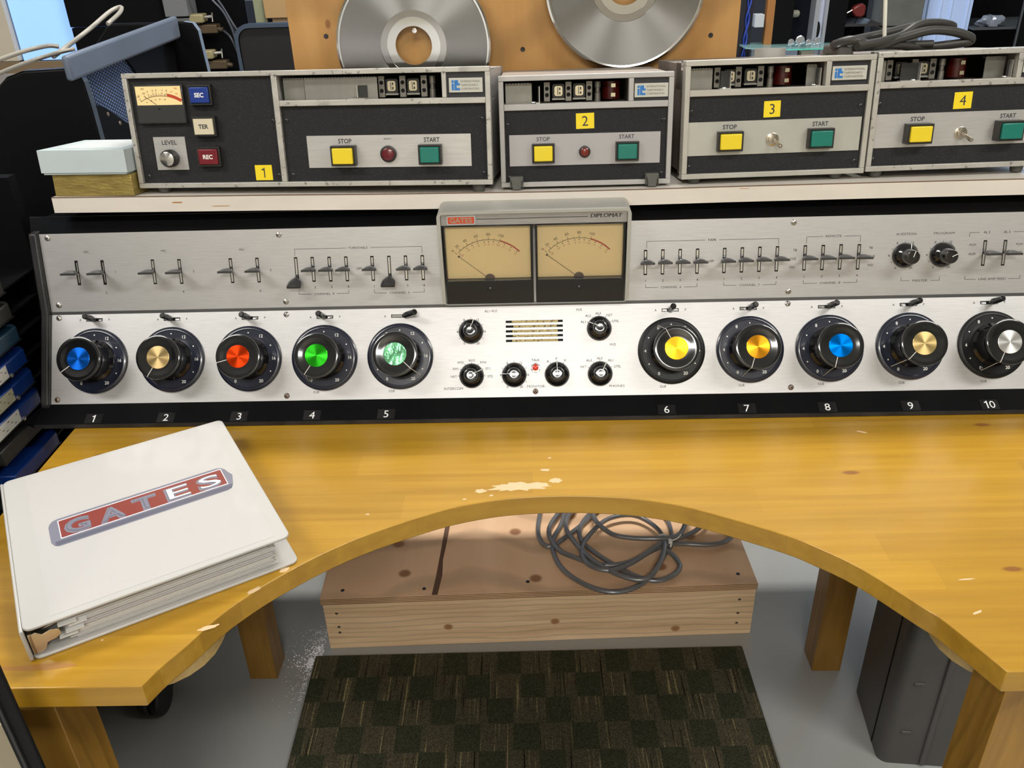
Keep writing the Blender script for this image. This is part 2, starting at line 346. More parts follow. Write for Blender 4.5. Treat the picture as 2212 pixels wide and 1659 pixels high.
# upper panel with printing
g = G(); g.box(XL, XR, .12, 11.48, -.3, 0, 0); Z = .012; CH = .34
for s, x, y in [('MIC', -65.33, 8.79), ('MIC', -53.98, 8.71), ('MIC', -42.6, 8.64), ('1', -61.46, 5.8), ('2', -63.25, 2.81), ('3', -49.98, 5.67), ('4', -51.83, 2.75), ('5', -38.68, 5.62), ('6', -40.48, 2.67),
                ('OFF', -25.78, 5.57), ('2', -32.41, 3), ('3', -29.98, 2.98), ('4', -27.56, 2.99), ('1', -23.78, 2.96), ('3', -18.91, 2.96), ('4', -16.52, 2.94), ('OFF', 24.65, 5.56),
                ('1', 15.41, 2.93), ('2', 17.87, 2.91), ('3', 20.34, 2.93), ('4', 22.79, 2.94), ('1', 26.57, 2.99), ('2', 29.05, 2.99), ('3', 31.51, 3.03), ('4', 34.02, 3.02),
                ('TB', 36.42, 6.85), ('CUE', 36.18, 5.64), ('MIX', 36.17, 4.42), ('1', 37.88, 3.05), ('2', 40.4, 3.07), ('3', 42.86, 3.09), ('4', 45.37, 3.11), ('TB', 47, 6.96), ('CUE', 47.23, 5.75), ('MIX', 47.14, 4.5),
                ('PGM', 61.13, 7.05), ('AUD', 61.18, 5.79), ('PGM', 67.6, 7.02), ('AUD', 67.6, 5.9), ('AL 2', 62.9, 8.79), ('AL 3', 65.67, 8.77)]:
    g.text(s, x, y, CH, Z, 1)
for s, x, y, wd in [('TURNTABLE', -25.75, 8.54, 2.75), ('CHANNEL  4', -31.16, 2.0, 2.9), ('CHANNEL  5', -20.12, 1.95, 2.9), ('TAPE', 24.68, 8.55, 1.2), ('CHANNEL  6', 19.06, 1.96, 2.9), ('CHANNEL  7', 30.24, 2.03, 2.9),
                    ('CHANNEL  8', 41.61, 2.11, 2.9), ('REMOTE', 41.69, 8.71, 2.2), ('AUDITION', 51.77, 8.78, 2.8), ('PROGRAM', 57.02, 8.78, 2.8), ('MASTER', 54.29, 2.17, 2.1), ('LINE AMP FEED', 64.37, 2.2, 3.8)]:
    g.text(s, x, y, .34, Z, 1, width=wd)
bracket(g, -34.97, -16.57, 8.54, -.95, -27.5, -23.95); bracket(g, -34.85, -27.56, 2.0, .5, -33.0, -29.3); bracket(g, -23.78, -16.52, 1.96, .5, -22.0, -18.25)
bracket(g, 15.5, 34.05, 8.54, -.95, 23.7, 25.65); bracket(g, 15.43, 22.75, 1.94, .5, 17.2, 20.9); bracket(g, 26.55, 33.98, 2.02, .5, 28.4, 32.05)
bracket(g, 37.95, 45.45, 8.68, -.95, 40.2, 43.2); bracket(g, 37.85, 45.4, 2.08, .5, 39.8, 43.45); bracket(g, 51.62, 57.0, 2.17, .5, 52.8, 55.8); bracket(g, 60.55, 68.3, 8.77, -.6, 61.9, 66.6); bracket(g, 60.55, 68.22, 2.18, .5, 62.1, 66.65)
for kx in (51.72, 57.0):
    for i, s in enumerate(['0', None, '4', None, '8', None, '12', None, '16', None, '20']):
        a = math.radians(240-30*i); x, y = kx+2.12*math.cos(a), 5.78+2.02*math.sin(a)
        if s: g.text(s, x, y, .34, Z, 1)
        else: g.dot(x*1-.18*math.cos(a), y-.18*math.sin(a), .07, Z, 1)
g.build('upper_panel', [ALU, INK], con, UPM, bevel=.04)
# lower panel with printing
g = G(); g.box(XL, XR, .02, 13.35, -.3, 0, 0)
for s, x, y in [('AL1-VU1', -6.99, 12.55), ('VU2', 5.81, 12.52), ('VU2', 10.58, 7.38), ('INTERCOM', -12.53, 1.36), ('MONITOR', -.57, 1.5), ('PHONES', 11.09, 1.38), ('TALK', -.58, 5.31),
                ('RM3', -9.81, 5.4), ('RM2', -11.44, 5.14), ('RM4', -8.16, 5.11), ('RM1', -12.18, 4.22), ('ST1', -7.53, 4.19), ('NET', -12.45, 3.11), ('ST2', -7.2, 3.06),
                ('AL1', 6.39, 10.72), ('AL2', 7.12, 11.6), ('AL3', 8.57, 11.93), ('NET', 10.22, 11.63), ('UTIL', 11.05, 10.76), ('NET', 6.33, 4.22), ('AL3', 7.12, 5.13), ('AL2', 8.68, 5.42), ('AL1', 10.23, 5.1), ('UTIL', 11.2, 4.19),
                ('A', 1.2, 5.11), ('P', 2.45, 5.45), ('X', 3.66, 5.2)]:
    g.text(s, x, y, .36, Z, 1, width=2.75 if s == 'INTERCOM' else 2.55 if s == 'MONITOR' else 2.2 if s == 'PHONES' else None)
TOGX = [-65.49, -53.9, -42.3, -31.25, -20.3, 18.95, 30.12, 41.26, 52.83, 64.17]; TOGY = [12.4, 12.28, 12.23, 12.15, 12.09, 12.2, 12.22, 12.24, 12.33, 12.38]
DX = [-65.26, -53.83, -42.43, -31.30, -20.22, 18.98, 30.18, 41.46, 52.81, 64.30]; DY = [6.31, 6.31, 6.24, 6.18, 6.2, 6.3, 6.29, 6.25, 6.35, 6.33]
for i in range(10):
    x, y = TOGX[i], TOGY[i]
    g.text('A', x-2.1, y, .32, Z, 1); g.text('P', x+2.2, y, .32, Z, 1)
    if i > 2: g.text('CUE', DX[i]-1.3, 1.18, .34, Z, 1)
for kx, ky in ((-9.88, 9.62), (-3.70, 3.21)):
    for i, s in enumerate(['0', None, '4', None, '8', None, '12', None, '16', None, '20']):
        a = math.radians(240-30*i); x, y = kx+1.98*math.cos(a), ky+1.98*math.sin(a)
        if s: g.text(s, x, y, .34, Z, 1)
        else: g.dot(x, y, .06, Z, 1)
for kx, ky, angs in ((-9.86, 3.19, (180, 150, 120, 90, 60, 30, 0)), (8.69, 9.73, (150, 120, 90, 60, 30)), (8.69, 3.18, (150, 120, 90, 60, 30)), (2.5, 3.2, (120, 90, 60))):
    for a in angs: g.dot(kx+1.92*math.cos(math.radians(a)), ky+1.92*math.sin(math.radians(a)), .06, Z, 1)
g.build('lower_panel', [ALU, INK], con, LPM, bevel=.04)
g = G(); g.box(XL, XR, -.22, .22, -.5, .12, 0); g.build('joint_strip', mat('dark_anodised', (.12, .12, .125), .4, .6), con, off(UPM, 0, -.1, 0))
# number tags on the sill
sl = math.atan2(za-.62, ya-104.5)
SM = lambda x: Matrix.Translation(wp(x, 105.35, .62+(105.35-104.5)*math.tan(sl)+.03)) @ Matrix.Rotation(sl, 4, 'X')
TAG = mat('black_tape_tag', (.012, .012, .013), .25); SWHITE = mat('tag_white', (.8, .8, .8), .5)
for i, px in enumerate([-64.7, -54.1, -43.4, -32.8, -22.1, 17.9, 29.2, 40.45, 52.0, 62.9]):
    g = G(); g.box(-1.25, 1.25, -.75, .95, 0, .02); g.digits(str(i+1), 0, .1, 1.25, .03, 1, th=.15)
    g.build('number_tag', [TAG, SWHITE], con, SM(px), smooth=0)
# speaker grille
GOLD = mat('gold_grille_cloth', (.42, .33, .13), .6, .2, speck=[(260, .55, (.12, .09, .03)), (330, .64, (.8, .75, .5))])
g = G()
for i in range(5):
    y = 10.93-.693*i
    g.rect(-4.82, 3.45, y-.17, y+.17, .014, 1); wv = (.0, .25, .1, .15, .05)[i]; g.rect(-3.95+wv, 2.75-wv*.6, y-.14, y+.14, .02, 0)
g.build('speaker_grille', [GOLD, DARK], con, LPM, smooth=0)
# screws
for x, y, m_ in [(-70.79, 12.76, STEEL), (-70.98, .69, DSTEEL), (-36.93, 12.65, STEEL), (-36.92, .73, DSTEEL), (35.77, 12.8, STEEL), (35.88, .76, DSTEEL), (-.66, .78, DSTEEL), (69.9, 12.8, STEEL), (69.9, .8, DSTEEL)]: screw(con, LPM, x, y, .42, m_, slot=random.Random(x).random())
for x, y in [(-70.7, 10.91), (-70.63, 1.11), (-37.03, 10.65), (-36.89, .97), (36, 10.75), (35.8, 1.02), (69.9, 10.8), (69.9, 1.0)]: screw(con, UPM, x, y, .42, STEEL, slot=.6, cross=False)
# big channel knobs
CAPS = [('blue', (.01, .16, .80)), ('champagne', (.72, .52, .24)), ('red', (.80, .06, .008)), ('green', (.03, .50, .02)), ('pearl green', (.10, .55, .22)), ('gold', (.60, .33, .015)), ('orange', (.85, .36, .02)), ('blue', (.0, .22, .85)), ('champagne', (.80, .60, .26)), ('silver', (.80, .80, .80))]
PTR = [-142, -118, -164, -122, -43, 118, -109, -107, -136, -118]
SKIRT = [DIAL]*10; BLKDIAL = mat('black_dial', (.006, .006, .007), .4, spec=.3); SKIRT = [DIAL]*5+[BLKDIAL, DIAL, DIAL, DIAL, BLKDIAL]
PLINE = mat('pointer_line', (.62, .6, .56), .35)
for i in range(10):
    M0 = off(LPM, DX[i], DY[i])
    g = G(); g.lathe([(4.72, 0), (4.82, .12), (4.78, .32), (4.45, .5), (4.3, .5), (4.22, .44), (1.5, .44)], 64, 0, mis=[0, 0, 0, 0, 0, 0])
    for k, s in enumerate(['0', None, '4', None, '8', None, '12', None, '16', None, '20']):
        a = math.radians(240-30*k); x, y = 3.78*math.cos(a), 3.78*math.sin(a)
        if s: g.text(s, x, y, .46, .47, 1)
        else: g.dot(x, y, .1, .47, 1)
    g.build('scale_dial', [SKIRT[i], WHT], con, M0)
    p = math.radians(PTR[i])
    g = G(); g.lathe([(3.0, .5), (3.05, .75), (2.72, 1.1), (2.62, 2.6), (2.78, 3.7), (3.08, 4.45), (3.16, 4.8), (3.11, 4.93), (2.96, 4.98), (2.5, 4.93), (2.1, 4.86), (1.62, 4.82)], 64)
    c, s_ = math.cos(p), math.sin(p); pp = [(1.62, 4.83), (2.1, 4.87), (2.5, 4.94), (2.9, 4.99), (3.12, 4.94), (3.18, 4.8), (3.1, 4.45)]
    for (r0, z0), (r1, z1) in zip(pp, pp[1:]):
        wq = .045; nx, ny = -s_*wq, c*wq; e = .012
        g.add([((r0+e)*c+nx, (r0+e)*s_+ny, z0+e), ((r0+e)*c-nx, (r0+e)*s_-ny, z0+e), ((r1+e)*c-nx, (r1+e)*s_-ny, z1+e), ((r1+e)*c+nx, (r1+e)*s_+ny, z1+e)], [(0, 1, 2, 3)], 1)
    R_ = Matrix.Rotation(p, 4, 'Z'); g.prism([(2.6, .5), (4.15, .5), (4.15, .6), (3.13, 4.3), (2.8, 4.3)], -.06, .06, 0, R_, 'y')
    g.add([(4.17, -.045, .6), (4.17, .045, .6), (3.16, .045, 4.32), (3.16, -.045, 4.32)], [(0, 1, 2, 3)], 1, R_)
    kb = g.build('channel_knob', [GLB, PLINE], con, M0)
    nm, cc = CAPS[i]
    if i == 4: cm = mat('pearl_green_cap', (.16, .52, .26), .18, .55, var=(70, .85, (1, .8, 1)), bump=(90, .8, (1, .8, 1)), coat=.5)
    else: cm = mat('cap_'+nm.replace(' ', '_')+str(i), cc, .27, 1.0, aniso=.82)
    g = G(); g.lathe([(1.62, 4.6), (1.62, 4.86), (1.58, 4.88), (.02, 4.88)], 48, 0, TM(0, 0, -4.7)); g.build('knob_cap', cm, kb, off(M0, 0, 0, 4.7), smooth=12, label='%s spun-metal knob cap' % nm)
# small knobs
def small_knob(M, x, y, ptr, tall=2.3):
    g = G(); g.lathe([(1.78, .05), (1.8, .25), (1.66, .62), (1.3, .95), (1.05, 1.15), (.98, tall-.2), (.9, tall-.05), (.75, tall), (.4, tall-.03)], 40)
    p = math.radians(ptr); c, s_ = math.cos(p), math.sin(p)
    g.line(.05*c, .05*s_, .9*c, .9*s_, .09, tall+.02, 1); e = .03
    for (r0, z0), (r1, z1) in zip([(1.05, 1.2), (1.3, .97), (1.66, .64)], [(1.3, .97), (1.66, .64), (1.8, .27)]):
        nx, ny = -s_*.05, c*.05
        g.add([((r0+e)*c+nx, (r0+e)*s_+ny, z0+e), ((r0+e)*c-nx, (r0+e)*s_-ny, z0+e), ((r1+e)*c-nx, (r1+e)*s_-ny, z1+e), ((r1+e)*c+nx, (r1+e)*s_+ny, z1+e)], [(0, 1, 2, 3)], 1)
    return g.build('selector_knob', [GLB, WHT], con, off(M, x, y))
for x, y, p in [(-9.88, 9.62, 76), (-9.86, 3.19, 30), (-3.7, 3.21, 174), (2.5, 3.2, 90), (8.69, 3.18, 60), (8.69, 9.73, 148)]: small_knob(LPM, x, y, p, 2.2)
small_knob(UPM, 51.83, 5.83, 72, 2.9); small_knob(UPM, 57.06, 5.81, 25, 2.9)
# talk push button
g = G(); g.lathe([(.78, 0), (.78, .15), (.72, .22), (.55, .22)], 6, 0); g.lathe([(.64, .2), (.64, .5), (.52, .52)], 24, 0); g.lathe([(.46, .3), (.46, .75), (.3, .85), (.05, .88)], 24, 1)
g.build('talk_button', [CHR, mat('red_button', (.62, .035, .012), .3, coat=.4)], con, off(LPM, -.6, 4.2), label='red push button in a chrome ring')
# output toggles
TIPX = [-65.62, -54.25, -42.75, -31.6, -17.7, 19.05, 30.6, 41.95, 53.45, 64.85]
TIPY = [12.28, 12.53, 12.46, 12.4, 12.32, 12.46, 12.42, 12.46, 12.5, 12.52]
for i in range(10):
    x, y = TOGX[i], TOGY[i]; M0 = off(LPM, x, y)
    g = G(); g.rect(-1.22, 1.22, -.24, .24, .014, 0); g.box(-1.12, 1.12, -.15, .15, .01, .03, 1)
    t = Vector((TIPX[i]-x, .25, 2.5)); b = Vector((max(-.55, min(.55, (TIPX[i]-x)*.3)), 0, 0)); d = (t-b).normalized()
    g.rod(tuple(b), tuple(b+d*.7), .22, 12, 2); g.rod(tuple(b+d*.5), tuple(b+d*.62), .42, 20, 2); g.rod(tuple(b+d*.6), tuple(t), .46, 20, 2, r1=.42); g.rod(tuple(t), tuple(t+d*.12), .42, 20, 2, r1=.3)
    g.build('output_toggle', [DARK, CHR, GLB], con, M0)
# key switch levers
KEYS = [(-67.08, 5.8), (-63.25, 5.78), (-55.84, 5.72), (-51.93, 5.69), (-44.43, 5.65), (-40.54, 5.65), (-34.9, 5.6, 1), (-32.5, 5.58), (-30.05, 5.56), (-27.62, 5.55), (-23.84, 5.54), (-21.4, 5.52, 1), (-19.0, 5.5), (-16.58, 5.5),
        (15.34, 5.55), (17.79, 5.58), (20.24, 5.58), (22.69, 5.58), (26.52, 5.6), (29.0, 5.63), (31.47, 5.66), (33.93, 5.68), (37.83, 5.72), (40.35, 5.72), (42.83, 5.76), (45.37, 5.71), (62.84, 5.87), (65.62, 5.85)]
LEV = mat('black_lever', (.03, .03, .031), .35)
for k in KEYS:
    x, y = k[:2]; dn = len(k) > 2
    g = G(); g.rect(-.24, .24, -1.8, 1.8, .014, 0); g.rect(-.13, .13, -1.6, 1.6, .02, 1); g.box(-.05, .05, -1.45, 1.45, .02, .12, 1)
    ang = -.52 if dn else .04
    T = TM(0, 0, -1.5) @ Matrix.Rotation(-ang, 4, 'X')
    pr = [(-.16, 1.2), (-.16, 2.5), (-.40, 2.7), (-.75, 3.0), (-.92, 3.5), (-1.0, 4.1), (-1.0, 4.55)]; poly = pr+[(-a_, b_) for a_, b_ in pr[::-1]]
    g.prism([q_ for q_ in poly if q_[1] < 2.6], -.15, .15, 2, T, 'y')
    ST = [(2.5, .17), (2.7, .42), (2.95, .70), (3.3, .88), (3.7, .96), (4.1, 1.0), (4.45, 1.0), (4.55, .98)]; vs = []; NX = 8     # spoon shaped blade with a domed top
    for bz, w_ in ST:
        e = max(0, 1-((bz-3.3)/1.25)**2)
        for k_ in range(NX+1): u_ = -1+2*k_/NX; vs.append((w_*u_, .13+.34*e*(1-u_*u_)**.7, bz))
        for k_ in range(NX+1): u_ = -1+2*k_/NX; vs.append((w_*u_, -.15, bz))
    n_ = 2*(NX+1); fs = []
    for i_ in range(len(ST)-1):
        for k_ in range(NX): a_ = i_*n_+k_; fs += [(a_, a_+1, a_+n_+1, a_+n_), (a_+NX+1, a_+n_+NX+1, a_+n_+NX+2, a_+NX+2)]
        a_ = i_*n_; fs += [(a_, a_+n_, a_+n_+NX+1, a_+NX+1), (a_+NX, a_+2*NX+1, a_+n_+2*NX+1, a_+n_+NX)]
    a_ = (len(ST)-1)*n_; fs.append(tuple(range(a_, a_+NX+1))+tuple(range(a_+2*NX+1, a_+NX, -1))); fs.append(tuple(range(NX, -1, -1))+tuple(range(NX+1, 2*NX+2)))
    g.add(vs, fs, 2, T)
    g.build('lever_switch', [DARK, CHR, LEV], con, off(UPM, x, y))
# meter hood
HM = Matrix.Translation(wp(mid[0], mid[1], mid[2])) @ Matrix.Translation((UPM.to_3x3() @ Vector((0, 0, .008)))) @ Matrix.Rotation(math.pi/2, 4, 'X')
HOOD = mat('hood_enamel', (.42, .42, .39), .4, .2, var=(15, .05, (1, 1, 1)))
g = G()
outer = rrect(-13.85, 12.9, .05, 13.95, .9, 6); inner = rrect(-13.35, 12.38, .07, 13.55, .35, 6)
n = len(outer)
for z0, z1 in ((0, -6.5),):
    vs = [(x, y, z0) for x, y in outer]+[(x, y, z1) for x, y in outer]+[(x, y, z0) for x, y in inner]+[(x, y, z1) for x, y in inner]
    fs = []
    for i in range(n):
        j = (i+1) % n; fs += [(i, i+n, j+n, j), (i+2*n, j+2*n, j+3*n, i+3*n), (i, j, j+2*n, i+2*n)]
    g.add(vs, fs)
g.prism(outer, -6.5, -6.4)
hood = g.build('meter_hood', HOOD, con, HM, smooth=40)
g = G(); g.box(-13.3, 12.33, 11.85, 13.5, -1.0, -.45); g.line(-8.4, 12.7, 7.0, 12.74, .1, -.44, 1); [g.text('DIPLOMAT', 9.5+dx, 12.85, .56, -.44+dx*.02, 1, width=4.25, shear=.25) for dx in (-.035, 0, .035)]
g.build('name_strip', [ALU2, INK], hood, HM)
g = G(); g.prism(rrect(-2, 2, -.65, .65, .2), -.05, .22); g.prism(rrect(-1.82, 1.82, -.48, .48, .1), .2, .235, 1); g.text('GATES', 0, 0, .72, .25, 2, width=3.1, bold=.03)
g.build('maker_badge', [CHR, mat('badge_red', (.55, .07, .02), .4), mat('badge_silver', (.5, .35, .28), .3, .6)], hood, off(HM, -10.5, 12.65, -.45), bevel=.03, label='red badge lettered GATES in a chrome rim')
for cx, x0, x1, xn in ((-6.9, -13.2, -.66, -11.18), (5.83, -.32, 12.25, 1.29)):
    mcx = (x0+x1)/2
    g = G()      # body with a window opening
    wl, wr = x0+.28, x1-.35; yb, yt_ = 3.68, 11.62
    g.box(x0, x1, .1, yb, -3, -.35); g.box(x0, wl, yb, yt_, -3, -.35); g.box(wr, x1, yb, yt_, -3, -.35); g.box(x0, x1, yt_, 11.8, -3, -.35); g.box(x0, x1, .3, 11.8, -3.2, -3)
    bd = g.build('meter_body', mat('meter_black', (.005, .005, .005), .3, coat=.1), hood, HM, bevel=.08, label='black panel meter with a cream scale and its needle at rest on the left')
    g = G(); g.rect(wl, wr, yb, yt_, -1.3, 0); z = -1.28
    cy = 7.4-5.9*.62; R_arc = 6.0; cy = 9.42-R_arc
    a_l, a_r = 136, 44
    g.arc(cx, cy, R_arc, .07, a_l, 74.5, z, 1); g.arc(cx, cy, R_arc, .2, 74.5, a_r, z, 2)
    for s, a in (('0', 139), ('20', 131.5), ('40', 119.5), ('60', 105), ('80', 90), ('100', 74.5)):
        ar = math.radians(a); c, sn = math.cos(ar), math.sin(ar)
        g.line(cx+6.0*c, cy+6.0*sn, cx+6.38*c, cy+6.38*sn, .06, z, 1); g.text(s, cx+6.78*c, cy+6.78*sn, .42, z, 1, rot=ar-math.pi/2, bold=0)
    for a in (125.5, 112, 97.5, 82.3):
        ar = math.radians(a); g.line(cx+6*math.cos(ar), cy+6*math.sin(ar), cx+6.2*math.cos(ar), cy+6.2*math.sin(ar), .05, z, 1)
    for s, a in (('-20', 136), ('-10', 123), ('-7', 114), ('-5', 105.8), ('-3', 96.3), ('-2', 90), ('-1', 83), ('VU', 75.5), ('+1', 67), ('+2', 56.8), ('+3', 46.5)):
        ar = math.radians(a); c, sn = math.cos(ar), math.sin(ar); g.dot(cx+5.72*c, cy+5.72*sn, .08, z, 1); g.text(s, cx+5.33*c, cy+5.33*sn, .27, z, 2, rot=ar-math.pi/2, bold=0)
    g.build('scale_card', [CREAM, METINK, METRED], bd, HM, smooth=0)
    g = G(); g.line(cx-.2, 3.7, xn, 7.05, .06, -1.15, 0); g.lathe([(.72, -1.28), (.72, -1.1), (.6, -1.05)], 32, 0, c=(cx, 3.6)); g.dot(xn, 7.05, .16, -1.14)
    g.build('needle', mat('needle_brown', (.10, .055, .03), .5), bd, HM)
    g = G(); g.box(wl, wr, yb, yt_, -.45, -.38); g.build('window_pane', GLASS, bd, HM)
    screw(hood, HM, cx, 2.3, .4, BSCR, z=-.36, slot=.5, cross=False)
# ------------------------------------------------------------------ shelf and tape cartridge machines
TS = .12
shelf_M = FM((0, 119, 26.85), TS)          # x along, y up (thickness), z out of the front face
g = G(); SX = [(-69.45, .67), (-55, .49), (-38, .29), (-20, .02), (1.3, -.17), (14, -.16), (25.9, -.06), (45, .0), (67, .02), (100, .1)]   # the long board sags a little
g.prism([(a, u) for a, u in SX]+[(a, u+2.22) for a, u in SX[::-1]], -30, 0, 0)
g.prism([(a, u+2.1) for a, u in SX]+[(a, u+2.24) for a, u in SX[::-1]], -.04, .015, 1)
SHW = mat('worn_white_laminate', (.66, .62, .56), .45, var=(8, .06, (1, 3, 1)), speck=[(5, .73, (.50, .42, .30), (1, 5, 3)), (80, .76, (.4, .37, .33))])
sh = g.build('equipment_shelf', [SHW, mat('chipped_brown_edge', (.14, .08, .05), .7)], None, shelf_M, smooth=20)
tag(sh, 'chipped white laminate shelf board running above the mixing console', 'shelf')
g = G()
for x, y, w_, h_ in ((-51.4, 1.75, 1.7, .22), (-45.2, 1.1, 2.9, .12), (29, 1.8, 1.6, .08)): g.prism([(x-w_/2, y), (x-w_/4, y+h_/2), (x+w_/2, y+h_/3), (x+w_/3, y-h_/2), (x-w_/3, y-h_/3)], .002, .02)
g.build('scuff_mark', mat('scuff_brown', (.40, .20, .07), .7), sh, shelf_M, smooth=0)
def sag(x):
    for (a, u), (b, v) in zip(SX, SX[1:]):
        if a <= x <= b: return u+(v-u)*(x-a)/(b-a)
    return .67
BODY = mat('grey_painted_case', (.20, .165, .14), .55, var=(10, .06, (1, 1, 1)))
LOGO_B = mat('logo_blue', (.02, .17, .50), .5); PLATE = mat('logo_plate', (.52, .52, .47), .5, .2)
MECH = mat('machined_plate', (.27, .265, .24), .42, .6, var=(30, .06, (4, 1, 1))); MBLK = mat('grey_block', (.22, .21, .19), .4, .7)
HEAD = mat('tape_head_metal', (.72, .67, .52), .22, .95); HDK = mat('head_housing', (.025, .025, .024), .35)
REDR = mat('red_roller', (.08, .006, .004), .3)
def push(parent, M, x0, x1, y0, y1, m_, nm, lab=None, txt=None, tm=None, h=1.3, out=.35):
    """square button in its dark bezel"""
    g = G(); b = .26
    g.box(x0, x1, y0, y0+b, 0, h); g.box(x0, x1, y1-b, y1, 0, h); g.box(x0, x0+b, y0+b, y1-b, 0, h); g.box(x1-b, x1, y0+b, y1-b, 0, h); g.box(x0+b, x1-b, y0+b, y1-b, 0, .2)
    bz = g.build('button_bezel', BEZ, parent, M, bevel=.04)
    g = G(); g.box(x0+b+.03, x1-b-.03, y0+b+.03, y1-b-.03, .2, h+out)
    mats = [m_]
    if txt: g.text(txt, (x0+x1)/2, (y0+y1)/2, .58, h+out+.01, 1, bold=.03); mats.append(tm)
    g.build(nm, mats, bz, M, bevel=.14 if not txt else .1, bseg=3, label=lab)
def logo(parent, M, x0, x1, y0, y1):
    g = G(); w_ = x1-x0; h_ = y1-y0; g.box(x0, x1, y0, y1, -.3, -.15); z = -.14
    u = h_/1.85; X = x0+.36; Y = y0+.26*u
    g.rect(X, X+.3, Y, Y+.88*u, z, 1); g.rect(X, X+.3, Y+.97*u, Y+1.3*u, z, 1)
    g.rect(X+.36, X+.68, Y+.0*u, Y+1.3*u, z, 1); g.rect(X+.68, X+1.12, Y+.62*u, Y+.9*u, z, 1); g.rect(X+.68, X+1.12, Y, Y+.3*u, z, 1); g.rect(X+.68, X+.9, Y+.9*u, Y+1.3*u, z, 1)
    tx = x0+1.62; tw = x1-.3-tx
    for k, (s, f) in enumerate((('INTERNATIONAL', 1), ('TAPETRONICS', .86), ('CORPORATION', .92))): g.text(s, tx+tw*f/2, y1-(.45+.48*k)*u, .28*u, z, 2, width=tw*f, bold=.015)
    g.build('maker_plate', [PLATE, LOGO_B, mat('plate_lettering', (.10, .07, .05), .5)], parent, M, label='pale plate with a blue lettered logo')
def sticker(parent, M, x0, x1, y0, y1, s, z=-.28, rot=0):
    g = G(); cx, cy = (x0+x1)/2, (y0+y1)/2; a, b = (x1-x0)/2, (y1-y0)/2; g.box(-a, a, -b, b, 0, .02); g.digits(s, 0, 0, 1.4, .03, 1, th=.11)
    g.build('number_sticker', [STK, INK], parent, off(M, cx, cy, z, rot), smooth=0, label='yellow sticker numbered %s' % s)
def frame(g, x0, x1, y0, y1, t, z0=-1.2, z1=0):
    g.box(x0, x1, y1-t, y1, z0, z1); g.box(x0, x1, y0, y0+t, z0, z1); g.box(x0, x0+t, y0+t, y1-t, z0, z1); g.box(x1-t, x1, y0+t, y1-t, z0, z1)
def shell(root, M, W_, H_, depth, slot, m_=None, inset=.2):
    g = G(); sx0, sx1, sy0, sy1 = slot; i = inset
    g.box(i, W_-i, i, H_-i, -depth, -9); g.box(i, W_-i, i, sy0-.3, -9, -1.2); g.box(i, W_-i, sy1+.25, H_-i, -9, -1.2)
    g.box(i, sx0-.2, sy0-.3, sy1+.25, -9, -1.2); g.box(sx1+.2, W_-i, sy0-.3, sy1+.25, -9, -1.2)
    g.build('cabinet', m_ or BODY, root, M, bevel=.1)
    g = G(); g.rect(sx0-.2, sx1+.2, sy0-.3, sy1+.25, -8.9); g.rect(sx0-.19, sx1+.19, 0, 0, 0)
    g = G(); g.box(sx0-.2, sx1+.2, sy0-.3, sy1+.25, -8.98, -8.9)
    g.build('slot_back', DARK, root, M)
def feet(root, M, xs, drop, depth, r=.95, rear=None):
    for x in xs:
        for z in (-1.9, -depth+3):
            dd = drop if z > -5 or rear is None else rear
            g = G(); g.lathe([(r, 0.1), (r, -.1), (r*.78, -dd)][::-1], 20, 0); g.build('rubber_foot', RUB, root, M @ Matrix.Translation((x*.01, 0, z*.01)) @ Matrix.Rotation(-math.pi/2, 4, 'X'))
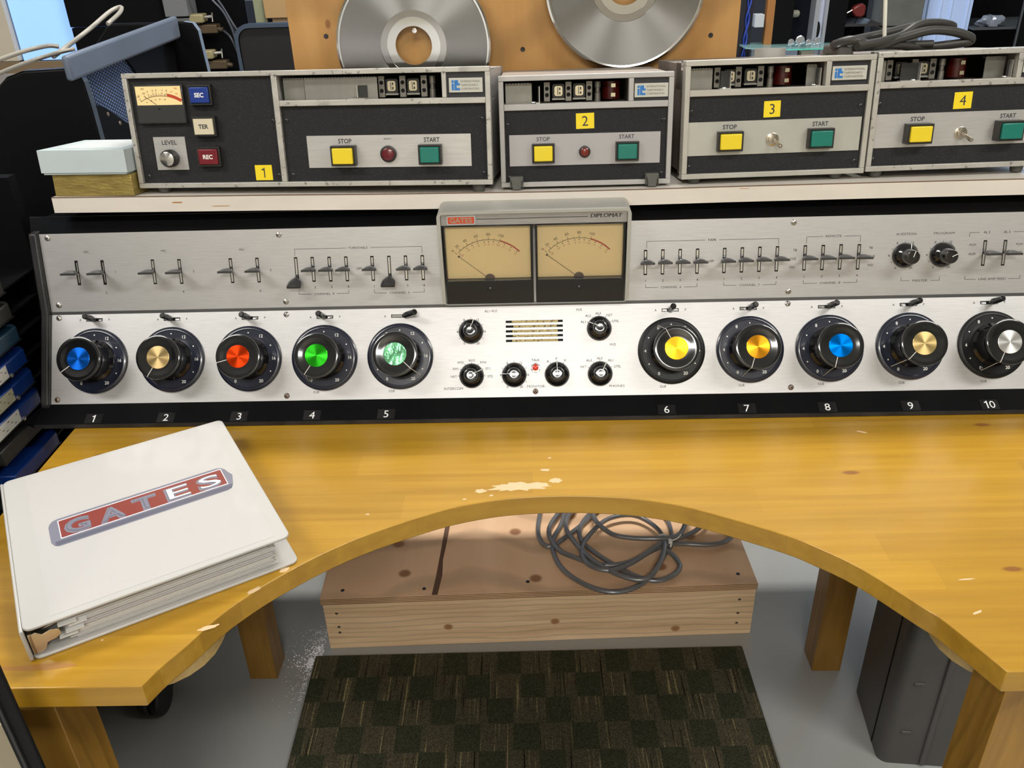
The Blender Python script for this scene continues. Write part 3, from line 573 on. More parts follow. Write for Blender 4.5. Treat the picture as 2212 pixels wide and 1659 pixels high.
def mech(root, M, S, blocks, heads, plates, cap=None, roller=None, flags=(), yoff=0):
    x0, x1, y0, y1 = S
    for a, b, h in plates:
        g = G(); g.box(a, b, y0-.1, y1-.55, -h-.15, -h, 0); g.box(a, b, y1-.55, y1-.42, -h-1.0, -h, 0)
        n = int((b-a)/.42)
        for k in range(n): g.box(a+.1+k*.42, a+.32+k*.42, y1-.42, y1-.36, -h-.5, -h, 1)
        g.build('deck_plate', [MECH, CHR], root, M, bevel=.02)
    for x in blocks:
        g = G(); g.box(x-.42, x+.42, y0+.1, y1-.35, -3.2, -2.2)
        for yy in (y0+.95, y1-1.2): g.lathe([(.27, -2.2), (.27, -2.1), (.2, -2.1), (.2, -2.15)], 14, 1, c=(x, yy))
        g.build('head_block', [MBLK, DARK], root, M, bevel=.05)
    for x in heads:
        yc = (y0+y1)/2-.05; g = G(); g.prism(rrect(x-.85, x+.85, yc-.95, yc+.95, .3), -3.6, -2.5, 0); g.prism(rrect(x-.58, x+.58, yc-.68, yc+.68, .3), -2.5, -2.25, 1)
        g.box(x-.16, x-.02, yc-.5, yc+.5, -2.25, -2.2, 2); g.box(x+.1, x+.28, yc+.12, yc+.45, -2.25, -2.19, 0); g.box(x+.1, x+.28, yc-.45, yc-.12, -2.25, -2.19, 0)
        g.box(x-.9, x+.9, yc-1.2, yc-.95, -3.4, -2.3, 2)
        g.build('tape_head', [HDK, HEAD, MECH], root, M, bevel=.04)
    if cap:
        g = G(); T = Matrix.Rotation(-math.pi/2, 4, 'X')
        g.lathe([(.42, y0-.1), (.42, y0+1.1), (.34, y0+1.15), (.34, y0+1.75), (.44, y0+1.8), (.44, y1-.45), (.3, y1-.4)], 18, 0, Matrix.Translation((cap, 0, -2.6)) @ T)
        g.build('capstan', MBLK, root, M)
    if roller:
        g = G(); T = Matrix.Rotation(-math.pi/2, 4, 'X')
        g.lathe([(1.25, y0+.1), (1.25, y1-.5)], 24, 0, Matrix.Translation((roller, 0, -4.6)) @ T)
        for yy in (y0+.45, y1-1.3): g.box(roller-.1, roller+.5, yy, yy+.5, -3.3, -3.1, 1)
        g.build('pinch_roller', [REDR, HEAD], root, M)
    for x, w_ in flags:
        g = G(); g.box(x-w_, x, y0+.1, y1-.8, -1.7, -1.62, 0); g.box(x, x+.08, y0+.1, y1-.8, -1.7, -.9, 1); g.box(x-w_-.3, x+.08, y0-.02, y0+.08, -1.7, -.7, 1); g.lathe([(.35, 0), (.3, .12), (.1, .16)], 14, 1, Matrix.Translation((x-.8, y0+.08, -1.1)) @ Matrix.Rotation(-math.pi/2, 4, 'X'))
        g.build('guide_bracket', [HDK, mat('bracket_edge', (.7, .69, .66), .3, .7)], root, M)
def toggle(root, M, x, y, dx=.62, dy=-.75, z=-.2):
    g = G(); g.lathe([(.88, 0), (.88, .12), (.7, .2), (.62, .2), (.62, .45), (.42, .5)], 24, 0); g.rod((0, 0, .3), (dx, dy, 2.0), .2, 14, 0, r1=.3); g.rod((dx, dy, 2.0), (dx*1.08, dy*1.08, 2.18), .3, 14, 0, r1=.18)
    g.build('toggle_switch', mat('nickel', (.55, .50, .43), .22, 1.), root, off(M, x, y, z))
def lamp(root, M, x, y, r, m_, z=-.2):
    g = G(); g.lathe([(r, 0), (r, .35), (r*.86, .42), (r*.76, .42)], 32, 0); g.lathe([(r*.76, .3), (r*.74, .62), (r*.5, .74), (.05, .78)], 32, 1); g.build('indicator_lamp', [BEZ, m_], root, off(M, x, y, z))

# machine 1: recorder, wide
M1 = FM((-57.13, 121, 30.25), .145, -.0485)
W1, H1 = 51.07, 15.55
r1 = thing('cart_recorder', 'wide tape cartridge recorder with a VU meter and yellow sticker numbered 1', 'tape machine', M=off(M1, W1/2, 0, -13), group='tape machines on the shelf')
g = G(); frame(g, 0, W1, 0, H1, .68)
g.box(21.05, 21.85, .68, H1-.68, -1.2, 0); g.box(21.85, W1-.68, 10.86, 11.64, -1.2, 0); g.box(44.52, 45.14, 11.64, H1-.68, -1.2, 0)
g.build('front_frame', CAST, r1, M1, bevel=.08)
S1 = (21.85, 44.52, 11.64, 14.86); shell(r1, M1, W1, H1, 23.5, S1, mat('bright_case', (.45, .45, .45), .45, .3))
g = G(); g.box(.68, 21.05, .68, 14.86, -1.0, -.55); g.build('meter_panel', CRK, r1, M1)
g = G(); g.box(21.85, 50.32, .68, 10.86, -1.0, -.55); g.build('control_panel', CRK, r1, M1)
g = G(); g.box(45.14, 50.32, 11.64, 14.86, -1.0, -.45); g.build('logo_recess', mat('dark_panel', (.02, .02, .026), .45), r1, M1); logo(r1, M1, 45.5, 50.05, 12.28, 14.13)
g = G(); g.box(25.1, 48.17, 2.53, 6.88, -.55, -.4)
g.text('STOP', 30.5, 6.12, .62, -.39, 1, width=1.9, bold=.02); g.text('START', 42.73, 6.15, .62, -.39, 1, width=2.2, bold=.02); g.text('REC', 36.6, 6.35, .2, -.39, 1, width=1.1)
g.build('control_strip', [STRIP, INK], r1, off(M1, 0, 0, 0))
push(r1, off(M1, 0, 0, -.4), 28.65, 32.1, 2.85, 5.58, YEL, 'stop_button', 'yellow square push button'); push(r1, off(M1, 0, 0, -.4), 40.95, 44.15, 2.9, 5.58, GRN, 'start_button', 'dark green square push button'); lamp(r1, M1, 36.58, 4.33, 1.14, RED, -.4)
BLU = mat('blue_button', (.006, .035, .24), .3, coat=.3); IVO = mat('ivory_button', (.66, .60, .44), .35, coat=.2); MRN = mat('maroon_button', (.16, .006, .015), .3, coat=.3)
push(r1, off(M1, 0, 0, -.55), 9.28, 12.55, 11.25, 13.9, BLU, 'secondary_tone_button', 'blue button lettered SEC', 'SEC', WHT, out=.2, h=.9); push(r1, off(M1, 0, 0, -.55), 9.28, 12.6, 7.08, 9.75, IVO, 'tertiary_tone_button', 'ivory button lettered TER', 'TER', INK, out=.2, h=.9); push(r1, off(M1, 0, 0, -.55), 9.28, 12.65, 2.98, 5.65, MRN, 'record_button', 'maroon button lettered REC', 'REC', WHT, out=.2, h=.9)
# VU meter of the recorder
g = G(); g.box(1.5, 8.45, 8.85, 14.05, -.55, .05); mb = g.build('vu_meter', mat('meter_plastic', (.03, .03, .03), .3, coat=.2), r1, M1, bevel=.1, label='small VU meter in a black case')
g = G(); g.rect(1.75, 8.2, 11.35, 13.82, .07, 0); z = .085; cx, cy = 5.1, 7.0
g.arc(cx, cy, 5.55, .06, 120, 80, z, 1); g.arc(cx, cy, 5.75, .42, 79, 58, z, 2)
for a, s in ((119, '-20'), (111, '-10'), (105.5, '-7'), (98.5, '-5'), (94, '-3'), (86, '-1'), (80, '0')):
    ar = math.radians(a); g.line(cx+5.55*math.cos(ar), cy+5.55*math.sin(ar), cx+6.05*math.cos(ar), cy+6.05*math.sin(ar), .06, z, 1); g.text(s, cx+6.32*math.cos(ar), cy+6.32*math.sin(ar), .26, z, 1, rot=(ar-math.pi/2)*.5, bold=.01)
for a in (103, 101, 96, 91, 88.5, 83, 81.5): ar = math.radians(a); g.line(cx+5.55*math.cos(ar), cy+5.55*math.sin(ar), cx+5.85*math.cos(ar), cy+5.85*math.sin(ar), .05, z, 1)
for a, s in ((74, '+1'), (67, '+2'), (61, '+3')): ar = math.radians(a); g.text(s, cx+6.3*math.cos(ar), cy+6.3*math.sin(ar), .24, z, 2, bold=.01)
g.text('VU', 2.75, 13.5, .26, z, 1); g.text('VU', 7.5, 13.5, .26, z, 2)
for a, s in ((112, '20'), (104, '40'), (97, '60'), (90, '80'), (82, '100')): ar = math.radians(a); g.text(s, cx+5.1*math.cos(ar), cy+5.1*math.sin(ar), .15, z, 1)
g.line(2.9, 12.55, 4.5, 11.4, .07, z+.01, 1); g.build('scale_card', [CREAM, METINK, METRED], mb, M1, smooth=0)
g = G(); g.box(1.62, 8.33, 9.0, 11.33, .05, .12); g.line(4.6, 10.85, 5.0, 10.85, .08, .13, 1); g.line(4.8, 11.0, 4.8, 10.7, .08, .13, 1); g.build('meter_cover', [mat('meter_cover_grey', (.035, .035, .035), .35), BLK], mb, M1, bevel=.04)
g = G(); g.box(2.97, 7.57, 2.5, 7.04, -.55, -.42); g.text('LEVEL', 5.25, 6.27, .62, -.41, 1, width=2.2); g.build('level_plate', [STRIP, INK], r1, M1, smooth=0)
g = G(); g.lathe([(1.15, 0), (1.12, 1.3), (1.0, 1.45), (.95, 1.45)], 36, 0)
for k in range(30): a = 6.283*k/30; g.box(-.03, .03, 1.1, 1.2, .1, 1.25, 0, Matrix.Rotation(a, 4, 'Z'))
kn = g.build('level_knob', BEZ, r1, off(M1, 5.25, 4.15, -.42)); g = G(); g.lathe([(.98, 0), (.98, .12), (.9, .16), (.02, .16)], 36); g.build('knob_cap', mat('silver_cap', (.75, .75, .75), .22, 1., aniso=.8), kn, off(M1, 5.25, 4.15, 1.02))
sticker(r1, M1, 17.16, 19.62, .9, 3.0, '1', -.54)
for x, y in [(1.33, 9.05), (1.48, 1.6), (20.6, 8.95), (20.6, 1.54), (22.54, 8.97), (49.89, 8.82), (22.66, 1.57), (49.9, 1.57)]: screw(r1, M1, x, y, .32, BSCR, -.55, .5)
mech(r1, M1, S1, [35.83, 38.78, 41.74], [37.2, 40.2], [(22.1, 25.05, 1.9), (25.2, 35.4, 1.5)], cap=42.85)
g = G(); g.box(32.7, 34.0, 11.8, 13.4, -1.48, -1.42); g.box(32.62, 32.7, 11.8, 13.4, -1.4, -1.0, 1); g.build('guide_flap', [HDK, mat('bracket_edge', (.7, .69, .66), .3, .7)], r1, M1)
g = G(); g.box(31.5, 33.8, 11.62, 11.75, -1.2, -.4); g.lathe([(.4, 0), (.3, .15)], 14, 0, Matrix.Translation((32.4, 11.75, -.8)) @ Matrix.Rotation(-math.pi/2, 4, 'X')); g.build('tape_stop', CHR, r1, M1)
feet(r1, M1, (2.8,), .95, 23.5, rear=.42); feet(r1, M1, (48.9,), 1.5, 23.5, rear=.95)
# machine 2
M2 = FM((-5.03, 121, 29.05), TS, .005); W2, H2 = 24.0, 15.0
r2 = thing('cart_player', 'narrow tape cartridge player with yellow sticker numbered 2 and front foot clamps', 'tape machine', M=off(M2, W2/2, 0, -13), group='tape machines on the shelf')
g = G(); frame(g, 0, W2, 0, H2, .7); g.box(.7, W2-.7, 10.45, 11.3, -1.2, 0); g.box(17.85, 18.54, 11.3, H2-.7, -1.2, 0); g.build('front_frame', CAST2, r2, M2, bevel=.08)
S2 = (.7, 17.85, 11.3, 14.3); shell(r2, M2, W2, H2, 24, S2, mat('taupe_case', (.26, .22, .19), .5))
g = G(); g.box(.7, W2-.7, .7, 10.45, -1.0, -.3); g.build('control_panel', CRK, r2, M2); g = G(); g.box(18.54, W2-.7, 11.3, 14.3, -1.0, -.45); g.build('logo_recess', mat('dark_panel', (.02, .02, .026), .45), r2, M2); logo(r2, M2, 18.67, 23.22, 11.77, 13.57)
g = G(); g.box(1.31, 22.4, 2.93, 7.18, -.3, -.15); g.text('STOP', 6.06, 6.57, .55, -.14, 1, width=1.85); g.text('START', 17.71, 6.62, .55, -.14, 1, width=2.1); g.build('control_strip', [STRIP2, INK], r2, M2, smooth=0)
push(r2, off(M2, 0, 0, -.15), 4.47, 7.63, 3.32, 5.98, YEL, 'stop_button', 'yellow square push button', h=.7, out=.3); push(r2, off(M2, 0, 0, -.15), 16.16, 19.4, 3.36, 5.98, GRN, 'start_button', 'dark green square push button', h=.7, out=.3); lamp(r2, M2, 11.85, 4.72, .8, mat('amber_red_lens', (.16, .015, .008), .25, coat=.4), -.15)
sticker(r2, M2, 10.65, 13.17, 7.8, 9.88, '2', -.29, .02)
for x, y in [(1.09, 8.57), (22.8, 8.7), (22.67, 1.46), (1.15, 1.4)]: screw(r2, M2, x, y, .3, BSCR, -.3, .5)
mech(r2, M2, S2, [6.7, 9.7, 12.58], [8.3, 11.2], [(.9, 4.6, 1.9)], cap=13.77, roller=15.8, flags=[(5.6, .15)])
for x in (2.2, 21.35):
    g = G(); g.prism([(-.95, 1.55), (.95, 1.55), (.62, .55), (.62, -.25), (-.62, -.25), (-.62, .55)][::-1], -1.2, .75, 0)
    g.box(-.95, -.75, -.1, 1.5, -1.2, .5); g.box(.75, .95, -.1, 1.5, -1.2, .5); g.build('foot_clamp', RUB, r2, off(M2, x, 0, 0), bevel=.1)
for x in (2.6, 21.4):
    g = G(); g.lathe([(.75, .1), (.9, -.22)][::-1], 18); g.build('rubber_foot', RUB, r2, M2 @ Matrix.Translation((x*.01, .001, -.23)) @ Matrix.Rotation(-math.pi/2, 4, 'X'))
# machines 3 and 4
def cart_deck(M, W_, H_, num, label, stripm, st, tg, stop_x, start_x, deckx, dz, blocks, heads, plates, cap, roller, flags, drop, cast, ty=5.1):
    r = thing('cart_player', label, 'tape machine', M=off(M, W_/2, 0, -13), group='tape machines on the shelf')
    g = G(); frame(g, 0, W_, 0, H_, .72); g.box(.7, W_-.7, 11.1, 11.95, -1.2, 0); g.box(19.15, 19.85, 11.9, H_-.7, -1.2, 0); g.build('front_frame', cast, r, M, bevel=.08)
    g = G(); frame(g, -.1, W_+.0, -.02, H_+.02, .5, -2.6, -1.3); g.build('side_trim', CHR if num == '3' else cast, r, M)
    S = (.72, 19.15, 11.95, 15.05); shell(r, M, W_, H_, 24, S, None, .52)
    g = G(); g.box(.7, W_-.7, .7, 11.1, -1.25, -.4); g.build('control_panel', CRK, r, M); g = G(); g.box(19.85, W_-.7, 11.95, H_-.7, -1.25, -.45); g.build('logo_recess', mat('dark_panel', (.02, .02, .026), .45), r, M); logo(r, M, 20.02, 24.75, 12.6, 14.4)
    g = G(); g.box(.74, W_-1.05, 3.18, 7.7, -.4, -.25); g.text('STOP', stop_x, 6.95, .6, -.24, 1, width=1.95, bold=.02); g.text('START', start_x, 6.95, .6, -.24, 1, width=2.2, bold=.02); g.build('control_strip', [stripm, INK], r, M, smooth=0)
    push(r, off(M, 0, 0, -.25), stop_x-1.75, stop_x+1.78, 3.72, 6.4, YEL, 'stop_button', 'yellow square push button', h=dz, out=.3); push(r, off(M, 0, 0, -.25), start_x-1.75, start_x+1.78, 3.7, 6.4, GRN, 'start_button', 'dark green square push button', h=dz, out=.3)
    toggle(r, M, tg, ty, z=-.25); sticker(r, M, *st, num, -.39, .02)
    for x, y in [(24.45, 9.15), (24.4, 1.7), (1.05, 9.1), (1.0, 1.65)]: screw(r, M, x, y, .32, BSCR, -.4, .5)
    mech(r, M, S, blocks, heads, plates, cap, roller, flags); feet(r, M, (2.2, W_-3.4), drop, 24); return r
M3 = FM((20.48, 121, 29.58), TS, .043)
cart_deck(M3, 25.87, 15.76, '3', 'grey framed tape cartridge player with yellow sticker numbered 3 and a dull control strip', STRIP3, (11.1, 13.4, 8.05, 10.2), 12.54, 6.5, 19.1, 0, 1.0, [4.85, 7.8, 10.87], [6.7, 9.55], [(.9, 4.1, 1.8), (17.2, 18.6, 2.2)], 12.3, 14.6, [(6.4, 1.2), (18.7, .3)], .78, CAST3)
M4 = FM((46.52, 122.11, 29.75), TS, .043)
cart_deck(M4, 26.0, 15.8, '4', 'speckled tape cartridge player with yellow sticker numbered 4 at the right end of the shelf', STRIP, (11.3, 13.8, 8.1, 10.3), 12.85, 6.55, 19.15, 0, 1.5, [2.6, 6.1, 8.6], [4.4, 7.3], [(.9, 1.9, 1.8), (16.0, 18.8, 2.6)], 10.0, 13.0, [(6.35, 2.4), (18.9, .3)], 1.0, CAST, 4.85)
# ------------------------------------------------------------------ desk
DM = Matrix.Translation(wp(0, 0, 0)) @ Matrix.Rotation(.0128, 4, 'Z')
DW = wood('varnished_butcher_block', (.445, .250, .020), (.36, .19, .012), 4, (1.0, 22, 22), .30, .35, rings=False, planks=(.62, .046, .15), knots=(2.1, .028, (.22, .085, .01), (1, 2.6, 1)), distort=1.)
LEGW = wood('varnished_leg', (.34, .18, .028), (.22, .11, .015), 4, (14, 14, 1.2), .4, .2, rings=True, bandw=.8)
desk = thing('desk', 'varnished butcher block desk with a wide curved cutout on its front edge', 'desk', loc=(2.3, 95, -DESK))
cut = [(-38.56, 57.19), (-37.56, 59.61), (-35.95, 62.47), (-34.16, 66.13), (-32.3, 68.9), (-29.8, 71.88), (-25.38, 76.1), (-20.1, 79.9), (-12.66, 83.85), (-7.63, 85.6), (-3.13, 86.46), (2.5, 86.75), (7.4, 86.5), (11.77, 85.9), (16.93, 84.4), (21.97, 82.0), (28.05, 78.6), (30.9, 76.4), (34.56, 72.9), (38.82, 66.92), (40.3, 64.8), (43.3, 58.35)]
def smoothc(P, sub=4):
    Q = []
    for i in range(len(P)-1):
        p0, p1, p2, p3 = [Vector(P[max(0, min(len(P)-1, k))]) for k in (i-1, i, i+1, i+2)]
        for k in range(sub): t = k/sub; Q.append(tuple(.5*((2*p1)+(-p0+p2)*t+(2*p0-5*p1+4*p2-p3)*t*t+(-p0+3*p1-3*p2+p3)*t**3)))
    return Q+[P[-1]]
Ri = Matrix.Rotation(-.0128, 2)
cutl = [tuple(Ri @ Vector(p)) for p in smoothc(cut)]
g = G(); yl = cutl[0][1]; yr = cutl[-1][1]
poly = [(-66.1, 166), (-66.1, yl)]+cutl+[(73.5, yr), (73.5, 166)]
g.prism(poly, -2.7, 0, 0); g.build('tabletop', DW, desk, DM, smooth=30, bevel=.12)
for x, y, s in ((-54.95, 58.9, 5.7), (45.7, 60.9, 5.7), (-60.9, 125.1, 5.7), (54.4, 126.35, 5.7)):
    g = G(); g.box(0, s, 0, s, -DESK, -2.7); g.build('leg', LEGW, desk, Matrix.Translation(wp(x, y, 0)), bevel=.1)
PALE = wood('pale_brace', (.55, .40, .17), (.45, .30, .11), 4, (3, 20, 20), .5, 0, rings=False)
for x0, x1, r, sd in ((-57, -37.6, 7, 1), (43.9, 60, 7, -1)):
    yb_ = 65.6
    p = [(x0, 90), (x0, yb_)]+([(x1-r+r*math.sin(a), yb_+r-r*math.cos(a)) for a in [math.radians(15*i) for i in range(7)]]+[(x1, 90)] if sd > 0 else [(x1, yb_), (x1, 90)])
    if sd < 0: p = [(x0, 90)]+[(x0+r-r*math.cos(a), yb_+r-r*math.sin(a)) for a in [math.radians(15*i) for i in range(7)]]+[(x1, yb_), (x1, 90)]
    g = G(); g.prism(p, -10, -2.75); g.build('corner_brace', PALE, desk, Matrix.Translation(wp(0, 0, 0)))
g = G(); g.box(-55, 55, 127, 129.5, -11, -2.75); g.build('rear_apron', LEGW, desk, DM)
# worn finish patches
CHIP = mat('bare_wood_patch', (.58, .42, .24), .7)
random.seed(5)
def patch(cx, cy, w_, h_, n=22, rot=0):
    g = G(); p = []
    for i in range(n):
        a = 6.283*i/n; k = .7+.5*random.random(); p.append((cx+math.cos(a)*w_/2*k*math.cos(rot)-math.sin(a)*h_/2*k*math.sin(rot), cy+math.cos(a)*w_/2*k*math.sin(rot)+math.sin(a)*h_/2*k*math.cos(rot)))
    zz = .002+.0015*len([1 for o in desk.children]); g.prism(p, .001, zz); g.build('finish_chip', CHIP, desk, Matrix.Translation(wp(0, 0, 0)), smooth=0)
for a in [(-3.0, 88.8, 7.4, 1.8, 34, .05), (1.7, 90.0, 1.9, 1.0), (-7.7, 88.0, 1.6, .8), (.5, 92.4, 1.2, .6), (1.1, 95.2, .5, .3), (-6.3, 87.0, .5, .35), (-9.6, 86.3, .5, .3), (-28.9, 73.6, 1.1, .7, 14, .6), (-31.4, 70.3, 1.6, .6, 14, .7), (-34.6, 64.8, 2.2, .7, 16, .4), (43.8, 100.4, 1.6, .35, 12, -.4), (-21.2, 83.5, .5, .3), (-45, 63.2, .3, .2), (44.9, 71.0, 1.8, .25, 10, .1), (44.0, 66.1, 1.5, .3, 10, .5)]: patch(*a)
STAIN = mat('knot_stain', (.33, .15, .03), .4, coat=.3)
KN = [(-54.6, 59.3), (-50.96, 59.22), (-48.48, 59.3), (-47.12, 59.6), (-45.93, 59.86), (-46.66, 60.1), (-48.07, 60.25), (-50.09, 60.05), (-52.07, 59.8), (-54.6, 59.7)]
g = G(); g.prism(KN, .002, .01); g.build('wood_knot', STAIN, desk, Matrix.Translation(wp(0, 0, 0)), smooth=0)
# ------------------------------------------------------------------ binder
BT = .560
BM = Matrix.Translation(wp(-50.55, 60.35, 0)) @ Matrix.Rotation(BT, 4, 'Z')
VIN = mat('white_vinyl', (.47, .462, .445), .38, coat=.25, bump=(9, .25, (1, 1, 1))); PAPER = mat('insert_paper', (.485, .472, .46), .35, coat=.3, bump=(14, .2, (1, 3, 1)))
bi = thing('ring_binder', 'thick white ring binder with a red GATES badge picture on its cover', 'binder', M=off(BM, 13, 14, 0))
g = G(); g.prism(rrect(0, 26.8, 0, 29.6, .8), 3.75, 4.1); g.build('front_cover', VIN, bi, BM, bevel=.1)
g = G(); g.prism(rrect(.0, 27.2, 0, 29.6, .8), .03, .38); g.build('back_cover', VIN, bi, BM, bevel=.1)
g = G(); g.box(-.35, 0.02, .1, 29.5, .1, 4.0); g.build('spine', VIN, bi, BM, bevel=.15)
g = G(); g.rect(2.5, 25.2, .8, 28.9, 4.115); g.build('cover_sheet', PAPER, bi, BM, smooth=0)
g = G(); rng = random.Random(2)
for k in range(30):
    z = .5+k*.098; e = rng.uniform(-.25, .35); g.box(3.4+rng.uniform(0, .8), 24.6+e*1.6, .7+rng.uniform(0, .5), 28.6, z, z+.075, rng.choice([0, 0, 1, 2]))
g.build('pages', [mat('page_white', (.56, .55, .53), .7), mat('page_cream', (.58, .56, .5), .7), mat('page_lilac', (.48, .47, .5), .7)], bi, BM, smooth=0)
g = G()
for x, y, h_ in ((3.2, .45, .6), (3.9, .35, 1.1), (4.3, .5, 1.7), (3.4, .3, 2.2)): g.box(x-.5, x+1.2, y-.1, y+2, .7+h_, .78+h_)
g.build('divider_tabs', mat('tab_plastic', (.7, .7, .68), .3), bi, BM, smooth=0)
g = G(); T = TM(0, .4, 0, 0, math.pi/2)
g.prism([(.25, .6), (.9, .45), (1.35, .8), (1.6, 1.45), (2.5, 1.6), (3.0, 2.0), (2.9, 2.6), (2.2, 2.85), (1.4, 2.6), (.9, 3.1), (.3, 3.0), (.15, 1.8)], -.12, .0, 0, T)
g.box(.15, .5, .4, 29, .6, 3.1)
for y in (3.5, 14.5, 25.5): g.tube([(.5, y, 2.9), (1.4, y, 3.4), (2.8, y, 3.2), (3.4, y, 2.2), (2.8, y, 1.2), (1.2, y, .9)], .14, 8, 0, 4)
g.build('ring_mechanism', mat('brassy_nickel', (.52, .46, .36), .28, 1.), bi, BM, bevel=.03)
g = G(); cx, cy = 14.1, 15.0; hw, hh, sk = 10.2, 2.75, .0
def em(x, y): return (cx+x*hw, cy+y*hh+.12*x)
def quadpoly(s, r=.18): return [em(x*s[0], y*s[1]) for x, y in [(-1, -.6), (-1, .5), (-.985, .75), (-.95, .93), (-.9, 1), (.88, 1), (.935, .92), (.97, .72), (.99, .4), (1.02, .1), (.985, -.5), (.95, -.8), (.9, -1), (-.93, -1), (-.975, -.87)][::-1]]
g.prism(quadpoly((1, 1)), 4.12, 4.124, 0); g.add([(x, y+.15, 4.127) for x, y in [em(-.9, -.58), em(.93, -.58), em(.93, .80), em(-.9, .80)]], [(0, 1, 2, 3)], 2); g.add([(x, y+.15, 4.130) for x, y in [em(-.89, -.52), em(.92, -.52), em(.92, .74), em(-.89, .74)]], [(0, 1, 2, 3)], 1)
g.prism([em(-.96, -.93), em(.94, -.93), em(.98, -.6), em(-.96, -.62)], 4.124, 4.127, 3)
for k, s in enumerate('GATES'):
    x = cx-7.3+3.7*k; yy = cy+.35+.03*(k-2); g.text(s, x, yy-.1, 2.75, 4.133, 0, width=2.75, bold=.05); g.text(s, x+.12, yy-.02, 2.6, 4.136, 3, width=2.55, bold=.02); g.text(s, x+.16, yy+.05, 2.5, 4.139, 2 if k > 2 else 0, width=2.45, bold=.0)
g.build('cover_picture', [mat('picture_steel', (.19, .19, .24), .35, coat=.3), mat('picture_red', (.22, .038, .026), .35, coat=.3), mat('picture_white', (.68, .70, .74), .35, coat=.3), mat('picture_shadow', (.11, .11, .15), .35, coat=.3)], bi, BM, smooth=0, label='printed picture of a red metal badge lettered GATES')
# ------------------------------------------------------------------ under the desk
struct_mats = None
FL = mat('grey_floor_paint', (.32, .33, .325), .30, var=(2.2, .06, (1, 1, 1)), speck=[(22, .80, (.12, .12, .12))], bump=(60, .03, (1, 1, 1)), coat=.25)
g = G(); g.box(-420, 420, -260, 720, -DESK-4, -DESK); struct(g.build('floor', FL))
# platform box
PM = Matrix.Translation(wp(-45.9, 133.3, -DESK)) @ Matrix.Rotation(.0399, 4, 'Z')
PLY = wood('plywood_top', (.86, .57, .35), (.76, .48, .28), 3, (3.2, 1.0, 2), .6, 0, rings=True, knots=(5.2, .085, (.34, .16, .07), (1.0, 1.1, 1)), distort=3, bandw=.8)
FIR = wood('fir_board', (.92, .69, .45), (.72, .49, .29), 4, (.8, 12, 12), .65, 0, rings=True, knots=(4.2, .05, (.40, .20, .09), (1, 1.4, 1.2), 1), bandw=2.0, distort=2)
box = thing('platform_box', 'low plywood and fir riser box on the floor beneath the desk', 'platform', M=off(PM, 45, 25, 0))
g = G(); g.box(0, 90.2, 0, 3.8, 0, 12.4); g.build('front_board', FIR, box, PM, bevel=.1)
for x in (0, 86.4): g = G(); g.box(x, x+3.8, 3.82, 56, 0, 12.4); g.build('side_board', FIR, box, PM)
g = G(); g.box(0, 90.2, 56.02, 59.8, 0, 12.4); g.build('rear_board', FIR, box, PM)
g = G(); g.box(-.4, 90.4, -.1, 60, 12.42, 14.1); g.build('plywood_top', [PLY], box, PM, bevel=.06)
g = G()
for i in range(4): g.box(-.42, 90.42, -.14, -.08, 12.6+i*.42, 12.75+i*.42)
pt = g.build('ply_edge_lines', mat('ply_glue_line', (.20, .12, .06), .7), box, PM, smooth=0)
g = G(); g.prism([(22.8, 0), (24.0, 0), (24.7, 6), (24.6, 11), (25.0, 15), (25.7, 24), (26.2, 36), (25.3, 36), (24.6, 24), (23.9, 13), (23.4, 6)], 14.1, 14.13); g.build('dark_seam', mat('seam_brown', (.13, .065, .035), .7), box, PM, smooth=0)
for x, y in [(4, 2.4), (21.1, 2.0), (42.8, 3.0), (87, 3.0)]:
    g = G(); g.lathe([(.42, 0), (.4, .05), (.1, .03)], 12); g.build('screw', BSCR, box, off(PM, x, y, 14.1))
for x, z in [(2.6, 10), (2.6, 6.2), (2.6, 4.6), (87, 9.8), (87, 6), (87, 3.2)]:
    g = G(); g.lathe([(.35, 0), (.3, .05), (.1, .03)], 10); g.build('nail_head', DSTEEL, box, off(PM, x, 0, z) @ Matrix.Rotation(math.pi/2, 4, 'X'))
